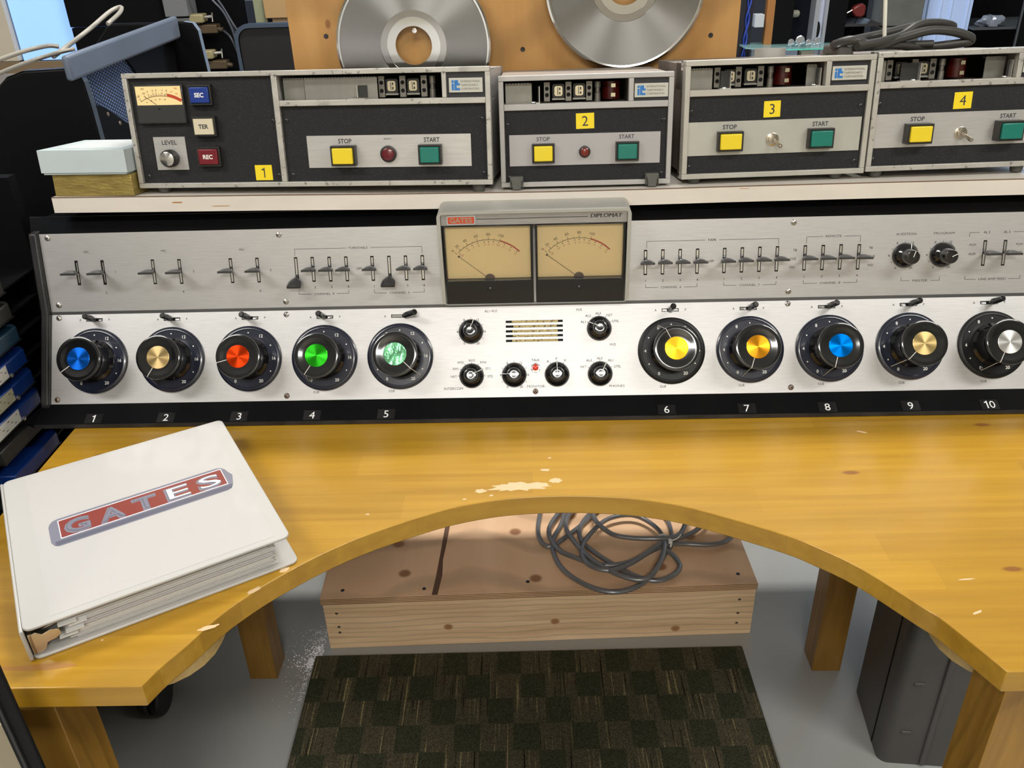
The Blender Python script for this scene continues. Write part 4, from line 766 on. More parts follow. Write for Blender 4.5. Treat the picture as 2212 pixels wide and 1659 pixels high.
# coiled cable on the box
CAB = mat('silver_grey_cable', (.22, .225, .24), .28, .4, bump=(60, .3, (1, 1, 1)), coat=.3)
z0 = -DESK+14.1+.62
cb = thing('cable_bundle', 'coiled grey cable held by a white zip tie on the plywood riser box', 'cable', loc=(14, 144, -DESK+14.1))
g = G()
def wob(P, dz=0): return [(x, y, z0+dz+(q[0] if q else 0)) for x, y, *q in P]
loops = [wob([(0, 164), (-1, 155), (-.4, 150.4), (1.0, 148.6), (2.9, 149.2), (5.5, 152), (9, 156), (14, 162), (22, 164), (28, 159), (28.5, 150), (26.5, 145.8), (24, 141), (20, 136), (14.5, 133.9), (9, 136), (4.5, 140.5), (2.4, 146), (2.4, 151), (4.5, 157), (6, 166)]),
         wob([(10, 166), (6, 158), (5.4, 153), (7.5, 147.5), (11, 142), (16, 137.6), (21, 136.4), (24.4, 140, 1), (26.2, 146, 1.2), (25.5, 153), (21, 157.6), (15, 156.5), (10.5, 151), (8.4, 146), (9.6, 141.2), (13.8, 139.2), (19, 141.6), (24.5, 145.8, .8), (27, 147.5, .8)], 1.2),
         wob([(14, 168), (11.5, 157), (14.5, 150.5), (19, 148.4), (25.8, 147.6, .4), (30, 149.5), (32.5, 156), (34, 166)], 2.3),
         wob([(6, 164), (1.5, 154), (3.2, 147.2), (6.6, 144.2), (12, 141.6), (18, 142.2), (23.6, 145.4, .6), (27.2, 147.4, .6), (31, 148.2), (36, 147.8), (40.4, 149.2), (42.0, 153.5), (38, 164)], .6),
         wob([(26.8, 147.8, 1), (30, 149.6), (34, 152), (37.5, 157), (38, 166)], 1.2),
         wob([(25.6, 147, 1), (28.3, 144.4), (28.9, 141), (26.6, 138.2), (23.2, 137.0), (19.4, 138.4), (15.4, 141.8), (11, 146.4), (8.4, 151.0), (9.4, 157), (16, 167)], .2)]
for L_ in loops: g.tube(L_, .55, 8, 0, 6)
g.build('cable_loops', CAB, cb, Matrix.Translation(wp(0, 0, 0)), smooth=60)
g = G(); g.tube([(25.4, 148.9, z0+2.4), (26.6, 148.4, z0+3.0), (27.7, 147.0, z0+2.4), (27.6, 146.2, z0+1.4)], .2, 6); g.box(27.2, 28.0, 146.6, 147.3, z0+2.0, z0+2.7); g.tube([(27.7, 147, z0+2.4), (29.2, 147.6, z0+2.7), (30.2, 149, z0+2.6)], .16, 6); g.build('zip_tie', mat('white_nylon', (.8, .8, .76), .4), cb, Matrix.Translation(wp(0, 0, 0)), label='white nylon zip tie')
# rug
def rug_mat():
    m = bpy.data.materials.new('green_loop_carpet'); m.use_nodes = True; nt = m.node_tree; L = nt.links; b = nt.nodes['Principled BSDF']; b.inputs['Roughness'].default_value = .95; b.inputs['Specular IOR Level'].default_value = .1
    tc = nd(nt, 'ShaderNodeTexCoord'); sx = nd(nt, 'ShaderNodeSeparateXYZ'); L.new(tc.outputs['Object'], sx.inputs[0])
    def mth(op, a, b_=None):
        n = nd(nt, 'ShaderNodeMath', operation=op)
        for i, v in enumerate((a, b_)):
            if v is None: continue
            if isinstance(v, (int, float)): n.inputs[i].default_value = v
            else: L.new(v, n.inputs[i])
        return n.outputs[0]
    row = mth('FLOOR', mth('DIVIDE', sx.outputs[1], .061)); shift = mth('MULTIPLY', row, .43)
    u = mth('FRACT', mth('ADD', mth('DIVIDE', sx.outputs[0], .112), shift)); sq = mth('LESS_THAN', u, .44)
    mp = nd(nt, 'ShaderNodeMapping'); mp.inputs['Scale'].default_value = (260, 5, 1); L.new(tc.outputs['Object'], mp.inputs[0])
    n1 = nd(nt, 'ShaderNodeTexNoise'); n1.inputs['Scale'].default_value = 1; n1.inputs['Detail'].default_value = 1; L.new(mp.outputs[0], n1.inputs[0])
    r = nd(nt, 'ShaderNodeValToRGB'); e = r.color_ramp.elements; e[0].position = .30; e[0].color = (.012, .011, .008, 1); e[1].position = .36; e[1].color = (.072, .063, .038, 1)
    q = e.new(.62); q.color = (.076, .067, .042, 1); q = e.new(.70); q.color = (.26, .22, .11, 1); L.new(n1.outputs[0], r.inputs[0])
    mx = nd(nt, 'ShaderNodeMix', data_type='RGBA'); L.new(sq, mx.inputs[0]); L.new(r.outputs[0], mx.inputs[6]); mx.inputs[7].default_value = (.042, .045, .027, 1)
    n2 = nd(nt, 'ShaderNodeTexNoise'); n2.inputs['Scale'].default_value = 500; n2.inputs['Detail'].default_value = 2; L.new(tc.outputs['Object'], n2.inputs[0])
    r2 = nd(nt, 'ShaderNodeValToRGB'); e = r2.color_ramp.elements; e[0].position = .35; e[0].color = (.45, .45, .45, 1); e[1].position = .65; e[1].color = (1.3, 1.3, 1.3, 1); L.new(n2.outputs[0], r2.inputs[0])
    mm = nd(nt, 'ShaderNodeMix', data_type='RGBA'); mm.blend_type = 'MULTIPLY'; mm.inputs[0].default_value = 1; L.new(mx.outputs[2], mm.inputs[6]); L.new(r2.outputs[0], mm.inputs[7]); L.new(mm.outputs[2], b.inputs[0])
    bn = nd(nt, 'ShaderNodeBump'); bn.inputs['Strength'].default_value = .6; bn.inputs['Distance'].default_value = .003; L.new(n2.outputs[0], bn.inputs['Height']); L.new(bn.outputs[0], b.inputs['Normal']); return m
RM = Matrix.Translation(wp(-48.3, 130.4, -DESK)) @ Matrix.Rotation(.022, 4, 'Z')
g = G(); g.box(0, 89.8, -64, 0, 0, .9); g.box(-.15, 89.95, -64.1, .12, 0, .5, 1)
tag(g.build('carpet_tile', [rug_mat(), mat('carpet_backing', (.02, .02, .022), .8)], None, RM, bevel=.1), 'dark green loop pile mat with checkered squares on the floor before the riser box', 'mat')
# spilled glitter grains on the floor
g = G(); rng = random.Random(9)
for k in range(700):
    t = rng.random()**.7; x = -47.2-abs(rng.gauss(0, 2.3))*(.5+t); y = 129+12*rng.random()**1.3-10*rng.random()*rng.random()*1.6; s = rng.uniform(.04, .12)+(.10*rng.random() if abs(y-131) < 3 else 0)
    if y < 130.5 and x > -48.6: x = -48.8-rng.random()
    g.add([(x-s, y-s, -DESK+.01), (x+s, y-s, -DESK+.01), (x, y+s, -DESK+.01), (x, y, -DESK+.01+s*1.3)], [(0, 1, 3), (1, 2, 3), (2, 0, 3), (0, 2, 1)])
tag(g.build('spilled_crystals', mat('white_crystal', (.85, .85, .88), .2), smooth=0), 'sparkling white grains scattered on the grey floor left of the mat', 'grains', kind='stuff')
# grey case
CM = Matrix.Translation(wp(60.2, 105.0, -DESK)) @ Matrix.Rotation(-.09, 4, 'Z')
CP = mat('charcoal_plastic', (.065, .062, .06), .5, bump=(300, .15, (1, 1, 1)), var=(6, .12, (1, 1, 1)))
cs = thing('equipment_case', 'tall charcoal plastic case standing on the floor beneath the right side of the desk', 'case', M=off(CM, 14, 9, 0))
g = G(); g.prism(rrect(0, 26, 0, 17.6, 1.8), 0, 60); g.build('case_body', CP, cs, CM, smooth=50)
for x in (7.0, 17.5):
    g = G(); g.prism(rrect(x, x+1.0, -.5, .6, .3), .5, 59.5); g.build('ridge', CP, cs, CM, smooth=50)
g = G(); g.box(-.12, .2, 4.2, 4.5, .2, 59.8); g.build('seam_line', BLK, cs, CM)
for z in (8, 20, 32, 44):
    g = G(); g.box(2.6, 4.4, -.25, .1, z, z+.7); g.build('rib', CP, cs, CM, bevel=.15)
# caster chair base bits at lower left
ch = thing('office_chair_base', 'black caster wheel and thin rod of a chair base under the desk left corner', 'chair base', loc=(-78, 116, -DESK))
g = G()
for dx in (-1.8, .6): g.lathe([(3.4, 0), (3.7, .4), (3.7, 1.4), (3.4, 1.8)], 24, 0, Matrix.Translation((-77.4+dx, 117.5, -DESK+3.7)) @ Matrix.Rotation(math.pi/2, 4, 'Y'))
g.build('caster_wheel', mat('black_nylon', (.012, .012, .012), .45), ch, Matrix.Translation(wp(0, 0, 0)+Vector((0, 0, 0))))
g = G(); g.box(-78.4, -76.6, 115.5, 119.5, -DESK+5.4, -DESK+8.4); g.build('caster_fork', mat('black_nylon', (.012, .012, .012), .45), ch, Matrix.Translation(wp(0, 0, 0)), bevel=.5)
g = G(); g.rod((-77.8, 117, -DESK+7.6), (-92, 108.5, -DESK+7.2), .6, 10); g.build('base_rod', BLK, ch, Matrix.Translation(wp(0, 0, 0)))
# black post at the lower left corner
pb = thing('black_frame_post', 'black steel post standing in front of the desk at far left', 'post', loc=(-48.8, 53, -DESK))
g = G(); g.box(-49.95, -47.75, 52.9, 53.3, -DESK, 22); g.build('post', mat('black_steel', (.004, .004, .005), .5, spec=.2), pb, Matrix.Translation(wp(0, 0, 0)), bevel=.15)
g = G(); g.box(-49.4, -49.1, 52.7, 52.9, -DESK, 22); g.build('post_rib', mat('black_steel2', (.02, .02, .021), .4), pb, Matrix.Translation(wp(0, 0, 0)))
g = G(); g.box(-140, -50.0, 53.6, 54.2, -DESK, -1); tag(g.build('tan_panel', mat('tan_board', (.30, .26, .18), .6)), 'tan board behind the black post in the lower left corner', 'board')
# ------------------------------------------------------------------ things on and behind the shelf
I = Matrix.Translation(wp(0, 0, 0))
def shelf_z(y, d=0): return 27.54+2.22*math.cos(TS)-(y-119)*math.tan(TS)+d
GB = FM((-69.2, 120.1, shelf_z(120.1, .03)), TS, -.05)
GOLDP = mat('gold_foil_paper', (.42, .32, .10), .32, .55, var=(30, .25, (1, 4, 1)), bump=(120, .5, (1, 3, 1)))
g = G(); g.prism([(0, 0), (11.75, 0), (11.7, 2.0), (11.75, 3.0), (.1, 3.05), (.05, 1.5)], -13, 0, 0)
gbx = g.build('gold_box', GOLDP, None, GB, bevel=.12); tag(gbx, 'gold foil covered flat box at the left end of the shelf', 'box')
BB = FM((-70.2, 119.9, shelf_z(119.9, 3.15)), TS, -.05)
PB = mat('pale_blue_card', (.50, .58, .60), .55, var=(6, .07, (1, 2, 1)), speck=[(9, .72, (.45, .44, .36))])
bb = thing('pale_blue_box', 'pale blue lidded box stacked on top of the gold foil box', 'box', M=off(BB, 7, 0, -7))
g = G(); g.box(.25, 12.4, 0, 1.0, -12.6, -.2); g.build('box_base', PB, bb, BB)
g = G(); g.box(0, 12.7, .25, 3.4, -12.9, 0); g.box(2, 11.5, 3.4, 3.46, -12, -2, 1); g.build('lid', [PB, mat('pale_blue_label', (.62, .66, .66), .5)], bb, BB, bevel=.15)
# plywood board with the two platters
BD = Matrix.Translation(wp(0, 150, 0)) @ Matrix.Rotation(math.pi/2, 4, 'X')
PLB = wood('fir_plywood', (.54, .30, .10), (.46, .235, .065), 3, (9, 1.1, 2), .5, .05, rings=True, knots=(4.0, .035, (.26, .11, .03), (1.6, 1, 1)), distort=2.2, bandw=.5)
bo = thing('plywood_board', 'upright plywood board standing on the desk behind the tape machines', 'board', loc=(-3.5, 151, 0))
g = G(); g.box(-39.9, 33.0, .05, 64, -1.9, 0); g.build('panel', PLB, bo, BD, bevel=.05)
for x, y in [(-34.0, 46.5), (-8.2, 48), (-1.9, 43.6), (28.6, 44.9), (30, 60), (-36, 58)]:
    g = G(); g.lathe([(.4, 0), (.35, .06), (.1, .03)], 12); g.build('screw', BSCR, bo, off(BD, x, y, 0))
PLAT = mat('turned_aluminium', (.40, .40, .39), .48, 1., aniso=.97); PR = mat('polished_rim', (.62, .62, .6), .14, 1.); PMID = mat('polished_hub', (.40, .39, .38), .16, 1.)
def platter(x, y, label):
    M = off(BD, x, y, 1.0)
    t = thing('turntable_platter', label, 'turntable platter', M=M, group='platters on the plywood board')
    g = G(); g.lathe([(2.95, 0), (2.95, 1.2), (4.3, 1.2), (4.35, 1.35), (5.3, 1.35), (5.35, 1.5)], 72, 0, cap0=False, cap1=False, mis=[1, 1, 1, 0, 1]); g.build('hub', [PMID, PR], t, M, smooth=30)
    g = G(); g.lathe([(5.35, 1.5), (11.85, 1.5), (11.9, 1.62)], 96, 0, cap0=False, cap1=False); g.build('disc_face', [PLAT], t, M, smooth=30)
    g = G(); g.lathe([(11.9, 1.62), (12.15, 1.7), (12.45, 1.55), (12.55, 1.2), (12.5, 0), (2.95, 0)], 96, 0, cap0=False, cap1=False); g.build('rim', PR, t, M, smooth=30)
    return t
platter(-19.45, 44.95, 'polished metal turntable platter on the plywood behind the machine numbered 1'); platter(14.35, 52.95, 'polished metal turntable platter hung high on the plywood above the machine numbered 2')
for x, y, nm in ((-19.0, 47.35, 'left'), (14.4, 55.8, 'right')):
    g = G(); g.rod((0, 0, 0), (0, 0, 3.2), .22, 10); g.lathe([(.38, 3.2), (.38, 3.4), (.1, 3.45)], 12); tag(g.build('hanging_nail', CHR, None, off(BD, x, y)), 'bright nail in the plywood holding up the %s platter' % nm, 'nail', group='nails holding the platters')
# gear on top of machines 3 and 4
def topz(M, H_, x, y): 
    n = (M.to_3x3() @ Vector((0, 1, 0))); p = M @ Vector((0, H_*.01, 0)); X, Y = x*.01, y*.01
    return (p.z-((X-p.x)*n.x+(Y-p.y)*n.y)/n.z)*100-DESK
zr = topz(M3, 15.6, 33.2, 129.5)+.1
g = G(); T = TM(33.2, 129.5, zr, 0, -TS); g.lathe([(2.1, 0), (2.1, 1.15), (1.85, 1.15), (1.85, 0), (2.1, 0)], 40, 0, T, cap0=False, cap1=False)
tag(g.build('plastic_ring', mat('grey_pvc', (.36, .35, .33), .5), smooth=35), 'short grey plastic pipe ring on top of the machine numbered 3', 'ring')
BCAB = mat('black_rubber_cable', (.030, .028, .025), .45)
ck = thing('power_cable', 'thick black cable coiled in a long loop on top of machines 3 and 4', 'cable', loc=(50, 132, 44.5))
g = G(); zc = lambda x, y, d=0: (x, y, max(topz(M3, 15.8, x, y), topz(M4, 15.8, x, y))+.75+d)
g.tube([zc(43.5, 124.5, .1), zc(47, 126, .5), (50.5, 128, 46.9), (53.2, 129.5, 48.0), (56.0, 130.5, 48.1), (58.4, 131.4, 47.7), (59.2, 133, 47.2), (56, 134.5, 47.4), (50, 133, 46.6), zc(44, 131, .6), zc(41.4, 127.5, .3), zc(43.0, 125.2, .9), (46.5, 126.0, 46.0), (50.5, 127.6, 46.7), (54.5, 128.6, 47.4), (58, 129.2, 47.1), (60.6, 129.6, 46.3), (60.8, 129.8, 45.7), (58.5, 129.6, 45.4), (54.0, 129.0, 45.2), zc(49, 127.5, .1), zc(44, 127, 0)], .62, 8, 0, 6)
g.tube([zc(43, 130, 0), zc(47, 129.5, .1), zc(51, 129, 0), zc(55.3, 128.5, 0)], .5, 8); g.build('cable_loops', BCAB, ck, I, smooth=60)
g = G(); zt_ = topz(M4, 15.8, 49.6, 128); g.rod((49.2, 130.0, zt_+.35), (48.5, 130.6, zt_+6.6), .26, 10); tag(g.build('white_rod', mat('white_stick', (.78, .76, .66), .5), smooth=40), 'thin white rod standing up from the coil of black cable', 'rod')
g = G(); g.hexa([(41.5, 126, 44.9-.2), (43.6, 125, 45.0-.2), (43.6, 133, 44.2-.2), (41.5, 133, 44.2-.2), (41.7, 126, 46.4), (43.2, 125.3, 46.1), (43.4, 133, 45.3), (41.6, 133, 45.4)]); tag(g.build('grey_adapter', mat('grey_adapter_plastic', (.07, .066, .06), .5), bevel=.4), 'grey molded plug at the left end of the black cable coil', 'plug')
# slanted monitor cabinet left of the machines
cab = thing('slant_cabinet', 'black slanted cabinet with a grey metal top rail and blue mesh side', 'cabinet', loc=(-80, 160, -DESK))
CBK = mat('cabinet_black', (.003, .003, .0042), .5, spec=.15); CED = mat('cabinet_edge_steel', (.10, .12, .15), .35, .5)
near = [(-110, -DESK), (-69.0, -DESK), (-69.8, 20), (-70.1, 38.5), (-70.3, 42.2), (-70.8, 43.7), (-72.2, 44.3), (-79.5, 44.1), (-82.5, 43.2), (-86, 40.5), (-95, 34), (-110, 28)]
g = G(); g.prism(near, 139, 140.3, 0, None, 'y'); g.build('end_panel', CBK, cab, I, bevel=.35, smooth=50)
g = G()
for (a, b), (c, d) in zip(near[2:8], near[3:9]): g.quad((a+.02, 138.95, b), (a+.02, 140.35, b), (c+.02, 140.35, d), (c+.02, 138.95, d))
g.build('edge_trim', CED, cab, I)
far = [(-100, -DESK), (-64.6, -DESK), (-65.6, 30), (-66.4, 44.6), (-67.2, 46.0), (-69, 46.3), (-84, 46.3), (-100, 30)]
g = G(); g.prism(far, 181.5, 182.9, 0, None, 'y'); g.build('end_panel', CBK, cab, I, bevel=.35, smooth=50)
g = G()
for (a, b), (c, d) in zip(far[2:5], far[3:6]): g.quad((a+.02, 181.4, b), (a+.02, 182.95, b), (c+.02, 182.95, d), (c+.02, 181.4, d))
g.build('edge_trim', mat('steel_blue_edge', (.30, .38, .50), .35, .5), cab, I)
g = G(); g.hexa([(-71.15, 135.3, 42.9), (-70.0, 135.3, 42.9), (-69.9, 181.4, 43.3), (-71.15, 181.4, 43.3), (-71.15, 135.3, 46.6), (-70.0, 135.3, 46.6), (-69.9, 181.4, 47.4), (-71.15, 181.4, 47.4)])
g.build('top_rail', mat('blue_grey_metal', (.13, .16, .215), .5, .3, var=(5, .1, (1, 1, 1)), speck=[(24, .72, (.07, .085, .11))]), cab, I, bevel=.5, bseg=3)
def mesh_mat():
    m = bpy.data.materials.new('blue_mesh_cloth'); m.use_nodes = True; nt = m.node_tree; L = nt.links; b = nt.nodes['Principled BSDF']; b.inputs['Roughness'].default_value = .7
    tc = nd(nt, 'ShaderNodeTexCoord'); br = nd(nt, 'ShaderNodeTexBrick'); mp = nd(nt, 'ShaderNodeMapping'); mp.inputs['Rotation'].default_value = (math.pi/2, 0, math.pi/2)
    mp2 = nd(nt, 'ShaderNodeCombineXYZ'); sx = nd(nt, 'ShaderNodeSeparateXYZ'); L.new(tc.outputs['Object'], sx.inputs[0]); L.new(sx.outputs[2], mp2.inputs[0]); L.new(sx.outputs[1], mp2.inputs[1])
    br.inputs['Scale'].default_value = 1; br.inputs['Brick Width'].default_value = .0062; br.inputs['Row Height'].default_value = .0062; br.inputs['Mortar Size'].default_value = .0013
    br.inputs['Color1'].default_value = (.10, .17, .40, 1); br.inputs['Color2'].default_value = (.14, .24, .5, 1); br.inputs['Mortar'].default_value = (.003, .004, .008, 1); L.new(mp2.outputs[0], br.inputs[0]); L.new(br.outputs[0], b.inputs[0]); return m
g = G(); g.box(-72.6, -72.0, 141.6, 181.4, 8, 43.2); g.build('mesh_side', mesh_mat(), cab, I, smooth=0)
g = G(); g.prism([(141.6, 38.6), (146, 37), (152.5, 33.2), (160, 30), (160, 8), (141.6, 8)], -71.9, -71.5, 0, None, 'x'); g.prism([(158, 43.2), (181.4, 43.2), (181.4, 30), (168, 33)], -71.9, -71.5, 0, None, 'x'); g.build('inner_panel', CBK, cab, I)
for y, z in ((146.5, 35.8), (150, 33.6)):
    g = G(); g.lathe([(.35, 0), (.3, .15), (.1, .2)], 12); g.build('screw', DSTEEL, cab, Matrix.Translation(wp(-71.5, y, z)) @ Matrix.Rotation(math.pi/2, 4, 'Y'))
g = G()
for k, P in enumerate([[(-100, 133, 38.5), (-92, 138, 42.6), (-84, 143, 45.6), (-79.5, 147, 46.6), (-77.5, 148, 46.4)], [(-96, 141, 39.5), (-86, 146, 43.3), (-80, 150, 45.0), (-77, 152, 45.5)], [(-80, 150, 44.6), (-78, 160, 47.4), (-77, 168, 49.6), (-75.6, 170, 50.2), (-75.2, 168, 49.4), (-76, 164, 48)]]):
    for d in (0,): g.tube(P, .38, 6, 0, 6)
tag(g.build('grey_cables', mat('light_grey_cable', (.34, .32, .28), .5), smooth=60), 'pale grey cables looping over the top of the slanted cabinet', 'cables')
# tape cartridge rack and carts
rk = thing('cartridge_rack', 'black upright rack holding blue tape cartridges left of the desk', 'rack', loc=(-84, 102, -DESK))
g = G(); g.box(-98, -96, 80, 122, -DESK, 32); g.box(-98, -76.6, 122, 124, -DESK, 32); g.box(-98, -76.8, 78, 80, -DESK, 32); g.build('rack_frame', CBK, rk, I)
C1 = mat('cart_blue', (.003, .022, .13), .35, coat=.2); C2 = mat('cart_teal', (.006, .026, .048), .4); C3 = mat('cart_grey', (.013, .013, .012), .5); LBL = mat('cart_label', (.50, .49, .45), .6, var=(30, .1, (1, 1, 1))); LB2 = mat('aged_label', (.30, .29, .20), .6)
zs = [20.6, 16.9, 13.3, 9.7, 6.2, 2.9, -.6, -4.6, -8.2]; kinds = [C3, C3, C2, C1, C1, C1, C3, C1, C3]; lbs = [None, None, None, LBL, LB2, LBL, None, None, None]
names = ['uppermost dark grey cartridge in the rack', 'dark grey cartridge above the teal one in the rack', 'teal tape cartridge below the dark grey pair', 'blue cartridge with a short white label, highest labelled one', 'blue cartridge with a yellowed label in the rack', 'blue cartridge with a long white printed label', 'dark cartridge level with the desk edge in the rack', 'lowest blue cartridge below the console corner', 'lowest dark cartridge in the rack beside the desk']
for k, z in enumerate(zs):
    x1 = -75.5 if k != 7 else -74.8; y1 = 112.2
    M = Matrix.Translation(wp(x1, y1, z)); sl = math.radians(-2)
    t = thing('tape_cartridge', names[k], 'tape cartridge', M=M, group='tape cartridges in the rack')
    g = G(); g.prism([(-13.8, -13), (0, -13), (0, -.9), (-1.0, 0), (-13.8, 0)], -2.15, 0, 0); g.build('shell', kinds[k], t, M, bevel=.15)
    g = G(); g.box(-13.6, -.1, -12.9, -.3, -2.32, -2.17); g.build('base_plate', mat('dark_plastic', (.01, .01, .012), .4), t, M)
    if lbs[k]:
        y_e = -6.0-(k-3)*.3; g = G(); g.box(0.0, .04, -12.8, y_e, -2.0, -.12); rr = random.Random(k)
        for q in range(9): yy = -12+q*.75; g.add([(.05, yy, -.5-.5*(q % 3)), (.05, yy+.5*rr.random()+.1, -.5-.5*(q % 3)), (.05, yy+.5, -.62-.5*(q % 3)), (.05, yy, -.62-.5*(q % 3))], [(0, 1, 2, 3)], 1)
        g.build('label', [lbs[k], INK], t, M, smooth=0)
        g = G(); g.lathe([(.3, 0), (.3, .25), (.1, .3)], 10, 0, Matrix.Translation((0, y_e+.5, -2.0)) @ Matrix.Rotation(math.pi/2, 4, 'Y')); g.build('corner_pin', STEEL, t, M)
for k, z in enumerate(zs):
    if k < 8: g = G(); g.box(-95.9, -76.9, 97, 121.9, z-2.75, z-2.45); g.build('rack_divider', CBK, rk, I)
# ------------------------------------------------------------------ room behind
WALL = mat('wall_paint', (.55, .50, .40), .8)
g = G(); g.box(-420, 420, 700, 710, -DESK, 220); struct(g.build('wall_back', mat('back_wall_grey', (.10, .11, .14), .85)))
g = G(); g.box(-425, -420, -260, 700, -DESK, 220); struct(g.build('wall_left', WALL)); g = G(); g.box(420, 425, -260, 700, -DESK, 220); struct(g.build('wall_right', WALL)); g = G(); g.box(-420, 420, -265, -260, -DESK, 220); struct(g.build('wall_front', WALL))
g = G(); g.box(-420, 420, -260, 700, 220, 224); struct(g.build('ceiling', mat('ceiling_white', (.75, .74, .71), .85)))
FIX = mat('fixture_white', (.8, .8, .78), .5)
for x, y, l in ((15, 45, 'front'), (10, 210, 'rear')):
    g = G(); g.box(x-62, x+62, y-9, y+9, 211.5, 219.9); g.box(x-64, x+64, y-11, y-9, 208, 219.9); g.box(x-64, x+64, y+9, y+11, 208, 219.9); tag(g.build('ceiling_light', FIX), 'white fluorescent strip fixture on the ceiling, %s one' % l, 'ceiling light', group='ceiling lights')
# left: beige wall and bright window
g = G(); g.box(-260, -172, 300, 304, 24.2, 180); g.build('x', WALL).name = 'wall_partition'
struct(bpy.data.objects['wall_partition'])
g = G(); g.box(-260, -150, 299, 300, 20.5, 24.0); g.build('x', mat('sill_brown', (.20, .14, .08), .6)).name = 'trim_1'; struct(bpy.data.objects['trim_1'])
g = G(); g.box(-260, -150, 296, 304, -DESK, 20.5); g.build('x', mat('lower_wall_grey', (.30, .29, .28), .7)).name = 'wall_lower'; struct(bpy.data.objects['wall_lower'])
SKYP = mat('daylight_pane', (.27, .49, 1.0), .3, emit=.78)
g = G(); g.box(-171.2, -140, 302, 303, 24, 180); g.build('x', SKYP).name = 'window_1'; struct(bpy.data.objects['window_1'])
def back(name, mt, boxes, label, cat, bev=0, **k):
    g = G()
    for b in boxes: g.box(*b)
    return tag(g.build(name, mt, bevel=bev), label, cat, **k)
BKB = mat('back_black', (.003, .003, .004), .7, spec=.1)
dc = thing('dark_cabinet', 'tall matte black cabinet behind the slanted cabinet', 'cabinet', loc=(-134, 310, -DESK))
g = G(); g.box(-151.4, -119, 300, 330, -DESK, 33.8); g.build('lower_carcass', BKB, dc, I, bevel=.3); g = G(); g.box(-151.6, -119, 299.8, 330, 34.0, 120); g.build('upper_carcass', BKB, dc, I, bevel=.3)
back('metal_box', mat('dull_steel_box', (.22, .23, .25), .5, .5, speck=[(30, .7, (.1, .1, .11))]), [(-118.8, -111, 298, 320, 36.4, 60), (-118.9, -111.2, 299, 320, 28, 35.9)], 'dull steel junction box right of the tall black cabinet', 'box', .2)
back('dark_partition', mat('partition_black', (.002, .002, .003), .8, spec=.1), [(-111, -96.5, 306, 312, -DESK, 90)], 'black rack panel behind the row of cable connectors', 'rack panel')
PW = mat('yellowed_plastic', (.30, .26, .14), .5); BR = mat('brown_fitting', (.075, .05, .025), .45)
for k, (x, z, lab) in enumerate([(-108.6, 35.5, 'upper'), (-107.6, 24.4, 'lower')]):
    t = thing('cable_connector', 'yellowed plastic connector on the dark rack, %s of two' % lab, 'connector', loc=(x, 302, z), group='cable connectors on the dark rack')
    g = G(); g.box(x-3, x+1.4, 299, 304, z-1.3, z+1.3); g.build('plug_body', PW, t, I, bevel=.4)
    g = G(); g.box(x-2.8, x+5.2, 300, 304, z-4.6, z-2.0); g.rod((x+5, 301, z-3.3), (x+7, 301, z-3.6), .7, 10); g.build('brass_coupling', BR, t, I, bevel=.3)
    g = G(); g.rod((x+1.4, 301, z+.3), (x+4, 301, z+.5), .5, 8); g.rod((x+4, 301, z+.5), (x+4.3, 300.6, z+1.6), .25, 8); g.rod((x+4, 301, z+.5), (x+4, 300.6, z-1.2), .25, 8); g.build('wing_clip', STEEL, t, I)
g = G()
for P in ([(-107, 298, 46), (-102.5, 298, 41), (-99.5, 298, 37), (-97.6, 298, 31), (-97, 298, 24), (-95.8, 298, 15)], [(-104.6, 298.6, 46), (-100.4, 298.6, 40), (-97, 298.6, 33), (-93.0, 298.6, 26), (-88.6, 298.6, 18.5), (-86, 298.6, 14)], [(-101.6, 301, 31.5), (-99, 299, 29.5), (-97.6, 299, 25), (-96, 299, 19), (-94.6, 299, 14)], [(-97.8, 299, 34), (-96.6, 299, 30), (-93, 299, 25.6), (-90.5, 299, 20)], [(-95.4, 299, 26), (-94.2, 299, 20), (-93.6, 299, 14)]): g.tube(P, .36, 6)
tag(g.build('hanging_wires', mat('dark_grey_wire', (.07, .08, .10), .4), smooth=60), 'bunch of dark wires hanging beside the rack connectors', 'wires')
BF = mat('blue_grey_frame', (.22, .28, .38), .45, .4)
sr = thing('shelf_rack', 'blue grey metal shelf rack behind the wires, holding a clear bin', 'rack', loc=(-90, 335, -DESK))
for b, nm in (((-103, -102, 329, 330, -DESK, 60), 'upright'), ((-84.6, -83.6, 329, 330, -DESK, 60), 'upright'), ((-102, -84.6, 329, 345, 38.0, 38.8), 'rack_shelf'), ((-102, -84.6, 329, 345, 20, 20.8), 'rack_shelf')):
    g = G(); g.box(*b); g.build(nm, BF, sr, I)
g = G(); g.box(-101.9, -84.6, 344, 345, -DESK, 37.9); g.build('rack_back', mat('rack_navy', (.008, .011, .022), .7), sr, I)
back('clear_bin', mat('bluish_bin', (.28, .34, .46), .3), [(-96, -89.2, 331, 343, 38.8, 47)], 'translucent bluish bin on the metal shelf rack', 'bin', .4)
for k, (x, w_) in enumerate(((-93.2, .9), (-91.2, .8))): back('slim_folder', mat('folder_blue', (.10, .13, .20), .5), [(x, x+w_, 330, 343, 20.8, 36)], 'slim upright folder in the shelf rack, %s one' % ('left', 'right')[k], 'folder', group='slim folders')
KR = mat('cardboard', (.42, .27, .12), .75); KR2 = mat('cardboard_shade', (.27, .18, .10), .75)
back('cardboard_box', KR, [(-87, -60, 300, 322, 34.9, 41.4)], 'tan cardboard box stacked uppermost behind the plywood board', 'box', .15, group='cardboard boxes')
back('cardboard_box', KR2, [(-85, -60, 300.5, 322, 28, 34.8)], 'brown cardboard box lying under the tan one', 'box', .15, group='cardboard boxes')
